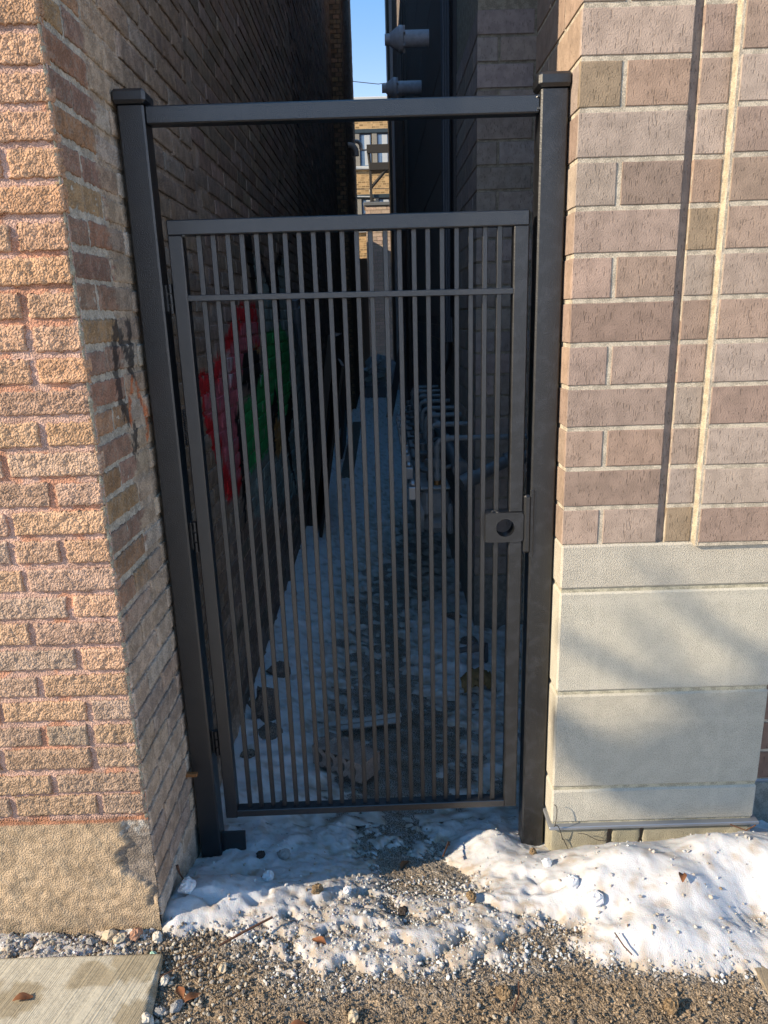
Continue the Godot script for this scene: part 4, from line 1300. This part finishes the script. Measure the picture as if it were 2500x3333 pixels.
func build_passage() -> void:
	var zs := [-1.42, -1.86, -2.22, -2.54, -2.9, -3.22, -3.54, -3.86]
	for i in zs.size():
		var which := "nearest gray gas meter, whose pipe runs into the notch in the brick wall" if i == 0 else ("second gas meter from the gate in the row along the right wall" if i == 1 else ("third gas meter from the gate in the row along the right wall" if i == 2 else ("last gas meter of the row, deepest in the passage" if i == 7 else "gas meter number %s from the gate in the dark row along the right wall" % ["four", "five", "six", "seven"][i - 3])))
		meter(zs[i], 0.80 if i == 0 else X2 + 0.01, which)
	var h := thing("gas_header", Vector3(0.36, 0.9, -2.6), "thick gray gas main behind the meters that bends up into the notch", "pipe")
	var g := L(0.14, 0.155, 0.17)
	var a := MB.new()
	a.tube([Vector3(0.365, 0.93, -4.3), Vector3(0.362, 0.925, -1.42)], 0.030, 18, g)
	a.tube([Vector3(0.362, 0.925, -1.50), Vector3(0.362, 0.925, -1.415)], 0.040, 18, g)
	part("main_pipe", a, M.pipe_paint, h)
	a = MB.new()
	a.tube([Vector3(0.362, 0.885, -1.33), Vector3(0.42, 0.91, -1.345), Vector3(0.60, 0.99, -1.37), Vector3(0.85, 1.0, -1.37)], 0.028, 18, g)
	part("feed_pipe", a, M.pipe_paint, h)
	a = MB.new()
	a.tube([Vector3(0.352, 0.880, -1.325), Vector3(0.42, 0.91, -1.345)], 0.037, 18, g)
	a.tube([Vector3(0.56, 0.972, -1.366), Vector3(0.60, 0.989, -1.37), Vector3(0.64, 0.992, -1.37)], 0.036, 18, g)
	part("coupling", a, M.pipe_paint, h)
	vent(-4.493, 3.676, 0.114, 0.060, "nearer gray exhaust vent pipe high on the dark siding")
	vent(-5.491, 3.61, 0.095, 0.056, "farther gray exhaust vent pipe, just above the gate's top rail")
	# conduit and planks on the left
	var c := thing("conduit", Vector3(-0.55, 0.5, -3.4), "gray metal conduit on the painted wall beside the mural", "conduit")
	a = MB.new()
	a.tube([Vector3(-0.55, 1.74, -3.15), Vector3(-0.55, 1.62, -3.2), Vector3(-0.548, 1.2, -3.55), Vector3(-0.545, 0.5, -3.6)], 0.021, 12, L(0.25, 0.27, 0.30))
	part("tube", a, M.steel, c)
	a = MB.new()
	a.tube([Vector3(-0.55, 1.69, -3.17), Vector3(-0.55, 1.60, -3.215)], 0.028, 12, L(0.28, 0.30, 0.33))
	part("fitting", a, M.steel, c)
	a = MB.new()
	var pts := []
	for i in 12:
		pts.append(Vector3(-0.55 + 0.01 * sin(i * 0.5), 1.73 + 0.02 * sin(i * 0.3), -3.15 - i * 0.1))
	a.tube(pts, 0.016, 10, L(0.12, 0.12, 0.13))
	part("flexible_whip", a, M.steel, c)
	var sheets := [[Vector3(-0.46, 0.72, -3.9), Vector3(0.03, 0.78, 0.42), Vector3(0.0, 0.0, -0.16), "tall black sheet leaning on the left wall behind the mural"], [Vector3(-0.40, 0.62, -3.45), Vector3(0.012, 0.70, 0.22), Vector3(0.06, 0.12, -0.17), "narrow dark plank leaning in front of the black sheet"], [Vector3(-0.42, 0.6, -6.6), Vector3(0.02, 0.58, 0.5), Vector3(0, 0, -0.10), "dark board leaning on the left wall farther down the passage"]]
	for s in sheets:
		a = MB.new()
		a.obox(Transform3D(Basis.from_euler(s[2]), s[0]), s[1], 0.003, L(0.012, 0.012, 0.015))
		tag(part("leaning_board", a, M.satin), s[3], "board", "boards leaning on the left wall")
	a = MB.new()
	a.obox(Transform3D(Basis.from_euler(Vector3(0.1, 0.0, -0.2)), Vector3(0.27, 0.72, -9.6)), Vector3(0.05, 0.95, 0.02), 0.003, L(0.11, 0.10, 0.10))
	tag(part("leaning_plank", a, M.matte), "gray weathered plank leaning on the right wall beyond the meters", "plank")
	# broken cored brick: holes face the camera
	cored_brick()
	# pale trim boards
	for q in [[Vector3(-0.108, 0.058, -0.735), 0.157, "upper strip of the split white trim board on the path"], [Vector3(-0.085, 0.048, -0.716), 0.13, "lower strip of the split white trim board on the path"]]:
		a = MB.new()
		a.obox(Transform3D(Basis(Vector3.UP, 0.20) * Basis(Vector3.RIGHT, 0.25), q[0]), Vector3(q[1], 0.0045, 0.0105), 0.0012, L(0.46, 0.45, 0.43))
		tag(part("trim_board", a, M.matte), q[2], "board", "split white trim boards")
	# rubble by the left wall
	for q in [[Vector3(-0.515, 0.085, -0.80), Vector3(0.055, 0.085, 0.06), 3.0, "largest gray lump of concrete against the left wall behind the gate"], [Vector3(-0.47, 0.06, -0.66), Vector3(0.045, 0.035, 0.04), 8.0, "brown block of rubble in front of the largest concrete lump"], [Vector3(-0.535, 0.05, -0.52), Vector3(0.03, 0.028, 0.03), 11.0, "small rubble stone nearest to the gate's left stile"], [Vector3(-0.50, 0.07, -1.15), Vector3(0.05, 0.04, 0.05), 15.0, "dark rubble stone beside the left wall, behind the concrete lump"], [Vector3(0.40, 0.04, -1.45), Vector3(0.05, 0.03, 0.05), 19.0, "dark stone in the litter under the gas meters"], [Vector3(0.34, 0.04, -1.75), Vector3(0.06, 0.03, 0.04), 23.0, "dark reddish stone farther under the gas meters"], [Vector3(-0.37, 0.045, -0.24), Vector3(0.02, 0.016, 0.02), 29.0, "small gray stone on the snow just behind the gate at left"]]:
		a = MB.new()
		rock(a, q[0], q[1], q[2], vary(L(0.30, 0.265, 0.235), 0.15), 12)
		tag(part("rubble_stone", a, M.dirt), q[3], "rubble", "rubble in the passage")
	# yellow brown crumpled bag
	a = MB.new()
	var p := PackedVector3Array()
	var cs := PackedColorArray()
	for j in 16:
		for i in 20:
			var u := i / 19.0 - 0.5
			var w := j / 15.0 - 0.5
			var y := 0.05 * (1.0 - 3.2 * (u * u + w * w)) + 0.022 * N1.get_noise_2d(i * 7.0, j * 7.0) + 0.01 * absf(N2.get_noise_2d(i * 14.0, j * 14.0))
			p.append(Vector3(0.395 + u * 0.15, 0.035 + maxf(-0.02, y), -1.06 + w * 0.13))
			cs.append(vary(L(0.30, 0.19, 0.085), 0.12))
	a.patch(p, 20, 16, cs, Vector3.UP)
	tag(part("crumpled_bag", a, M.cloth), "crumpled yellow brown bag on the snow by the right wall", "bag")
	var vl := thing("shutoff_valve", Vector3(0.40, 0.05, -1.25), "small gray shutoff valve low beside the crumpled bag", "valve")
	a = MB.new()
	a.tube([Vector3(0.33, 0.11, -1.22), Vector3(0.46, 0.115, -1.26), Vector3(0.46, 0.02, -1.26)], 0.014, 10, L(0.16, 0.17, 0.18))
	part("pipe", a, M.pipe_paint, vl)
	a = MB.new()
	a.tube([Vector3(0.375, 0.112, -1.235), Vector3(0.42, 0.113, -1.248)], 0.024, 8, L(0.2, 0.2, 0.21))
	a.box(0.39, 0.405, 0.12, 0.15, -1.25, -1.235, 0.003, L(0.2, 0.2, 0.21))
	part("body", a, M.pipe_paint, vl)
	# far down the passage: concrete block and scrap
	var blk := thing("concrete_block", Vector3(-0.1, 0.03, -12.6), "gray hollow concrete block on the snow far down the passage", "concrete block")
	a = MB.new()
	for q in [[-0.32, -0.285], [-0.12, -0.085], [0.08, 0.115]]:
		a.box(q[0], q[1], 0.03, 0.26, -12.75, -12.52, 0.004, L(0.2, 0.2, 0.21))
	for q in [[-12.75, -12.71], [-12.56, -12.515]]:
		a.box(-0.32, 0.115, 0.032, 0.258, q[0], q[1], 0.004, L(0.2, 0.2, 0.21))
	part("shell", a, M.matte, blk)
	var scrap := [[Vector3(-0.12, 0.35, -13.6), Vector3(0.22, 0.012, 0.10), Vector3(0.3, 0.4, 0.25)], [Vector3(-0.02, 0.42, -13.9), Vector3(0.25, 0.012, 0.05), Vector3(0.2, -0.5, 0.1)], [Vector3(-0.15, 0.55, -14.1), Vector3(0.2, 0.012, 0.06), Vector3(0.1, 0.5, 0.5)], [Vector3(0.06, 0.5, -14.0), Vector3(0.16, 0.012, 0.07), Vector3(0.4, 0.1, -0.3)], [Vector3(0.0, 0.3, -13.5), Vector3(0.2, 0.02, 0.04), Vector3(0.1, -0.3, -0.1)]]
	for i in scrap.size():
		a = MB.new()
		a.obox(Transform3D(Basis.from_euler(scrap[i][2]), scrap[i][0]), scrap[i][1], 0.003, vary(L(0.32, 0.29, 0.26), 0.2))
		tag(part("scrap_board", a, M.matte), ["widest scrap board, lowest left on the pile behind the concrete block", "longest scrap board lying across the middle of the pile", "topmost scrap board of the pile, tilted to the left", "short scrap board at the right of the pile, tilted steeply", "narrow scrap board lowest and nearest in the pile"][i], "board", "pile of scrap boards")
	a = MB.new()
	rock(a, Vector3(0.02, 0.15, -14.6), Vector3(0.45, 0.55, 0.6), 77.0, L(0.6, 0.6, 0.63), 18)
	tag(part("snow_heap", a, M.snow), "heap of snow behind the scrap boards at the passage's end", "snow heap")
	# curb along the left
	a = MB.new()
	a.box(-0.43, -0.30, 0.0, 0.085, -9.0, -5.2, 0.01, L(0.2, 0.18, 0.15))
	tag(part("curb", a, M.concrete), "low bare curb edging the snow along the left wall", "curb")

func cored_brick() -> void:
	var t := thing("cored_brick", Vector3(-0.165, 0.04, -0.45), "broken gray brown cored brick with four holes lying behind the gate", "brick")
	var col := L(0.44, 0.36, 0.31)
	# local frame: x along the holed face, y up, z out of it; long face to the left front
	var bs := Basis(Vector3.UP, -0.62)
	var o := Vector3(-0.165, 0.078, -0.455)
	var a := MB.new()
	var w := 0.115
	var h := 0.038
	var dz := 0.052
	var hx := [-0.083, -0.032, 0.020, 0.071]
	var xf := Transform3D(bs, o)
	for side in [1.0, -1.0]:
		for k in 4:
			var xl: float = -w if k == 0 else (hx[k - 1] + hx[k]) * 0.5
			var xr: float = w if k == 3 else (hx[k] + hx[k + 1]) * 0.5
			for i in 16:
				var p := []
				for j in 2:
					var an := TAU * (i + j) / 16.0
					var d := Vector2(cos(an), sin(an))
					var kk := 9.0
					if d.x > 0.001: kk = minf(kk, (xr - hx[k]) / d.x)
					if d.x < -0.001: kk = minf(kk, (xl - hx[k]) / d.x)
					if d.y > 0.001: kk = minf(kk, h / d.y)
					if d.y < -0.001: kk = minf(kk, -h / d.y)
					p.append(Vector2(hx[k], 0) + Vector2(d.x * 0.0155, d.y * 0.021))
					p.append(Vector2(hx[k], 0) + d * kk)
				a.quad(xf * Vector3(p[0].x, p[0].y, dz * side), xf * Vector3(p[1].x, p[1].y, dz * side), xf * Vector3(p[3].x, p[3].y, dz * side), xf * Vector3(p[2].x, p[2].y, dz * side), col, bs * Vector3(0, 0, side))
				if side > 0.0:
					a.quad(xf * Vector3(p[0].x, p[0].y, dz), xf * Vector3(p[2].x, p[2].y, dz), xf * Vector3(p[2].x, p[2].y, -dz), xf * Vector3(p[0].x, p[0].y, -dz), col, bs * Vector3(hx[k] - p[0].x, -p[0].y, 0))
	for s in [-1.0, 1.0]:
		a.quad(xf * Vector3(-w, h * s, dz), xf * Vector3(w, h * s, dz), xf * Vector3(w, h * s, -dz), xf * Vector3(-w, h * s, -dz), col, bs * Vector3(0, s, 0))
		a.quad(xf * Vector3(w * s, -h, dz), xf * Vector3(w * s, h, dz), xf * Vector3(w * s, h, -dz), xf * Vector3(w * s, -h, -dz), col, bs * Vector3(s, 0, 0))
	part("cored_body", a, M.old_mortar, t)
	a = MB.new()
	rock(a, xf * Vector3(-0.07, 0.03, -0.02), Vector3(0.026, 0.014, 0.02), 6.0, L(0.38, 0.33, 0.29), 10, 0.6)
	part("mortar_lump", a, M.old_mortar, t)

# ------------------------------------------------------------------ beyond the passage
func build_far() -> void:
	var b := thing("far_apartment_house", Vector3(0.0, 0.0, -24.0), "sunlit yellow brick apartment house seen past the end of the passage", "building")
	var a := MB.new()
	a.box(-5.0, 6.0, -0.1, 8.28, -32.0, -24.0, 0.0, L(0.60, 0.53, 0.43))
	part("wall", a, M.far_brick, b)
	a = MB.new()
	a.box(-5.1, 6.1, 8.28, 8.38, -32.0, -23.9, 0.02, L(0.5, 0.5, 0.48))
	part("coping", a, M.matte, b)
	for fl in [[6.36, 7.32], [4.42, 5.36]]:
		a = MB.new()
		a.box(-1.15, 1.35, fl[1] + 0.01, fl[1] + 0.13, -24.02, -23.93, 0.01, L(0.035, 0.05, 0.055))
		part("lintel", a, M.satin, b)
		a = MB.new()
		a.box(-1.15, 1.35, fl[0] - 0.11, fl[0] - 0.015, -24.02, -23.90, 0.01, L(0.55, 0.55, 0.52))
		part("window_sill", a, M.matte, b)
		for x in [-0.985, -0.44, 0.13, 0.70]:
			a = MB.new()
			a.box(x - 0.16, x, fl[0], fl[1] + 0.01, -24.02, -23.955, 0.006, L(0.27, 0.25, 0.21))
			part("mullion", a, M.matte, b)
			a = MB.new()
			var my: float = (fl[0] + fl[1]) * 0.5
			a.box(x, x + 0.025, fl[0], fl[1], -24.01, -23.965, 0.003, L(0.03, 0.035, 0.04))
			a.box(x + 0.36, x + 0.385, fl[0], fl[1], -24.01, -23.965, 0.003, L(0.03, 0.035, 0.04))
			a.box(x + 0.025, x + 0.36, my - 0.018, my + 0.018, -24.01, -23.967, 0.003, L(0.03, 0.035, 0.04))
			a.box(x + 0.025, x + 0.36, fl[1] - 0.03, fl[1], -24.01, -23.967, 0.003, L(0.03, 0.035, 0.04))
			var wn := part("window", a, M.satin, b)
			a = MB.new()
			a.box(x + 0.025, x + 0.36, fl[0], fl[1] - 0.03, -24.01, -23.985, 0.0, L(0.13, 0.2, 0.3))
			part("pane", a, M.pane, wn)
			a = MB.new()
			var p := PackedVector3Array()
			var cs := PackedColorArray()
			for i in 14:
				for j in 2:
					p.append(Vector3(x + 0.16 + i * 0.013, lerpf(fl[0] + 0.02, fl[1] - 0.04, j), -23.981 + 0.004 * (i % 2)))
					cs.append(L(0.5, 0.52, 0.52))
			a.patch(p, 2, 14, cs, Vector3.BACK)
			part("curtain", a, M.cloth, wn)
	var w := MB.new()
	w.tube([Vector3(-2.0, 5.66, -23.85), Vector3(0.5, 5.63, -23.85), Vector3(3.0, 5.66, -23.85)], 0.012, 5, L(0.06, 0.06, 0.06))
	part("cable", w, M.matte, b)
	a = MB.new()
	a.tube([Vector3(-0.6, 5.42, -23.85), Vector3(-0.12, 5.40, -23.85)], 0.02, 8, L(0.5, 0.5, 0.48))
	a.tube([Vector3(-0.12, 5.38, -23.85), Vector3(-0.13, 5.62, -23.85)], 0.035, 8, L(0.5, 0.5, 0.48))
	part("drain_pipe", a, M.matte, b)
	# wooden porch stair
	var s := thing("wooden_porch", Vector3(0.3, 0.0, -21.0), "dark brown wooden porch corner with rail and brace before the yellow house", "porch")
	var wood := L(0.05, 0.045, 0.04)
	a = MB.new()
	a.box(-0.19, 1.6, 6.145, 6.375, -21.02, -20.97, 0.005, wood)
	part("rail_board", a, M.matte, s)
	a = MB.new()
	a.box(-0.13, 1.6, 5.70, 5.90, -21.6, -21.0, 0.005, wood)
	part("deck", a, M.matte, s)
	a = MB.new()
	a.tube([Vector3(-0.155, 6.3, -21.03), Vector3(-0.098, 5.7, -21.05)], 0.042, 4, wood)
	a.box(-0.14, -0.065, 0.0, 5.75, -21.1, -21.03, 0.004, wood)
	part("post", a, M.matte, s)
	a = MB.new()
	a.tube([Vector3(0.37, 5.72, -21.06), Vector3(-0.09, 5.24, -21.06)], 0.045, 4, wood)
	part("brace", a, M.matte, s)
	# brick garage
	var g := thing("brick_garage", Vector3(0.8, 0.0, -20.0), "pinkish brick garage wall with a gray cap closing the passage", "garage")
	a = MB.new()
	a.box(-0.27, 3.5, -0.1, 4.6, -20.9, -20.0, 0.0, L(0.5, 0.42, 0.33))
	part("wall", a, M.new_mortar, g)
	a = MB.new()
	a.box(-0.32, 3.55, 4.6, 4.69, -20.95, -19.95, 0.008, L(0.17, 0.175, 0.18))
	part("cap", a, M.satin, g)
	a = MB.new()
	for k in 45:
		var x := -0.268 - (0.15 if k % 2 else 0.0)
		while x < 0.9:
			a.box(maxf(x, -0.268), x + 0.29, 0.02 + k * 0.1016, 0.108 + k * 0.1016, -20.01, -19.988, 0.0, vary(L(0.60, 0.46, 0.36), 0.14))
			x += 0.302
	part("brick", a, M.face_brick, g, "", "stuff")
	# wooden shed at the left of the far end
	var sh := thing("wooden_shed", Vector3(-1.5, 0.0, -17.8), "brown board shed at the passage's far left end", "shed")
	for k in 6:
		a = MB.new()
		a.box(-0.235 - (k + 1) * 0.145, -0.24 - k * 0.145, 0.0, 3.02, -17.45, -17.42, 0.003, vary(L(0.16, 0.11, 0.08), 0.2))
		part("plank", a, M.matte, sh)
	a = MB.new()
	a.box(-5.0, -0.25, 0.0, 3.0, -19.5, -17.45, 0.0, L(0.12, 0.085, 0.06))
	a.box(-5.0, -1.2, 3.0, 4.3, -19.5, -17.6, 0.0, L(0.12, 0.085, 0.06))
	part("wall", a, M.matte, sh)
	# wires across the sky
	a = MB.new()
	a.tube([Vector3(-6.0, 8.95, -22.0), Vector3(0.2, 8.20, -22.0), Vector3(6.0, 8.7, -22.0)], 0.011, 5, L(0.05, 0.05, 0.05))
	tag(part("utility_wire", a, M.matte), "thin black utility wire crossing the strip of sky", "wire")

# a bare street tree on the sunny side: its limbs throw the soft stripes on the stone blocks
func build_tree(sun: Vector3) -> void:
	var t := thing("bare_tree", Vector3(-4.4, 0.0, 3.0), "bare street tree out of view whose limbs shade the stone blocks", "tree")
	var bark := L(0.12, 0.095, 0.075)
	var a := MB.new()
	a.tube([Vector3(-4.4, 0.0, 3.0), Vector3(-4.42, 1.6, 3.02), Vector3(-4.4, 3.2, 3.0), Vector3(-4.35, 5.4, 3.0), Vector3(-4.4, 7.4, 3.0)], [0.17, 0.14, 0.115, 0.07, 0.02], 12, bark)
	part("trunk", a, M.matte, t)
	var along := 8.4
	# shadow lines on the pier face, carried back towards the sun
	var lines := [[Vector2(0.44, 0.80), Vector2(0.60, 0.70), Vector2(0.78, 0.60), Vector2(1.02, 0.44), 0.032], [Vector2(0.47, 0.53), Vector2(0.54, 0.445), Vector2(0.61, 0.37), Vector2(0.70, 0.31), 0.08], [Vector2(0.70, 0.98), Vector2(0.80, 0.85), Vector2(0.92, 0.76), Vector2(1.06, 0.66), 0.026], [Vector2(0.68, 0.84), Vector2(0.72, 0.76), Vector2(0.80, 0.64), Vector2(0.88, 0.56), 0.022], [Vector2(0.86, 0.42), Vector2(0.93, 0.37), Vector2(0.99, 0.35), Vector2(1.05, 0.34), 0.035], [Vector2(0.70, 0.30), Vector2(0.76, 0.26), Vector2(0.85, 0.24), Vector2(1.0, 0.22), 0.018]]
	for l in lines:
		var pts := []
		var rr := []
		for k in 4:
			pts.append(Vector3(l[3 - k].x, l[3 - k].y, 0.07) + sun * (along + 0.12 * k))
			rr.append(l[4] * (1.0 - 0.16 * k))
		var m := MB.new()
		m.tube([Vector3(-4.38, 5.0, 3.0), (pts[0] + Vector3(-4.38, 5.1, 3.0)) * 0.5, pts[0]], [0.06, 0.05, rr[0]], 9, bark)
		m.tube(pts, rr, 9, bark)
		part("limb", m, M.matte, t)

func _ready() -> void:
	# camera: 24 mm phone lens tilted 15 degrees down and rolled 1.7 degrees
	var cam := Camera3D.new()
	cam.name = "camera"
	var pitch := 0.26724
	var roll := 0.0296
	var fw := Vector3(0, -sin(pitch), -cos(pitch))
	var up0 := Vector3.RIGHT.cross(fw)
	var right := Vector3.RIGHT * cos(roll) - up0 * sin(roll)
	var up := Vector3.RIGHT * sin(roll) + up0 * cos(roll)
	cam.transform = Transform3D(Basis(right, up, -fw), Vector3(0, 1.626, 1.837))
	cam.fov = 70.85
	cam.near = 0.05
	cam.far = 400.0
	add_child(cam)
	var env := Environment.new()
	env.background_mode = Environment.BG_SKY
	var sky := ProceduralSkyMaterial.new()
	sky.sky_top_color = Color(0.20, 0.355, 0.505)
	sky.sky_horizon_color = Color(0.98, 0.97, 0.96)
	sky.sky_curve = 0.075
	sky.sky_energy_multiplier = 1.0
	sky.ground_bottom_color = Color(0.35, 0.33, 0.3)
	sky.ground_horizon_color = Color(0.5, 0.52, 0.55)
	sky.sun_angle_max = 12.0
	env.sky = Sky.new()
	env.sky.sky_material = sky
	env.tonemap_mode = Environment.TONE_MAPPER_LINEAR
	env.tonemap_exposure = 4.2
	env.sdfgi_enabled = true
	env.ssao_enabled = true
	env.ssil_enabled = true
	var we := WorldEnvironment.new()
	we.name = "environment"
	we.environment = env
	add_child(we)
	var to_sun := Vector3(-0.811, 0.469, 0.349).normalized()
	var sun := DirectionalLight3D.new()
	sun.name = "sun"
	sun.light_energy = 0.6
	sun.light_color = Color(1.0, 0.93, 0.82)
	sun.light_angular_distance = 0.5
	sun.shadow_enabled = true
	sun.transform = Transform3D(Basis.looking_at(-to_sun, Vector3.UP), Vector3(-8, 6, 4))
	add_child(sun)

	rng.seed = 7
	N1.seed = 101
	N1.noise_type = FastNoiseLite.TYPE_SIMPLEX_SMOOTH
	N1.frequency = 1.0
	N1.fractal_octaves = 2
	N2.seed = 202
	N2.noise_type = FastNoiseLite.TYPE_SIMPLEX_SMOOTH
	N2.frequency = 1.0
	N2.fractal_type = FastNoiseLite.FRACTAL_NONE
	make_materials()
	build_ground()
	build_old_building()
	build_new_building()
	build_far()
	build_gate()
	build_passage()
	build_litter()
	build_tree(to_sun)
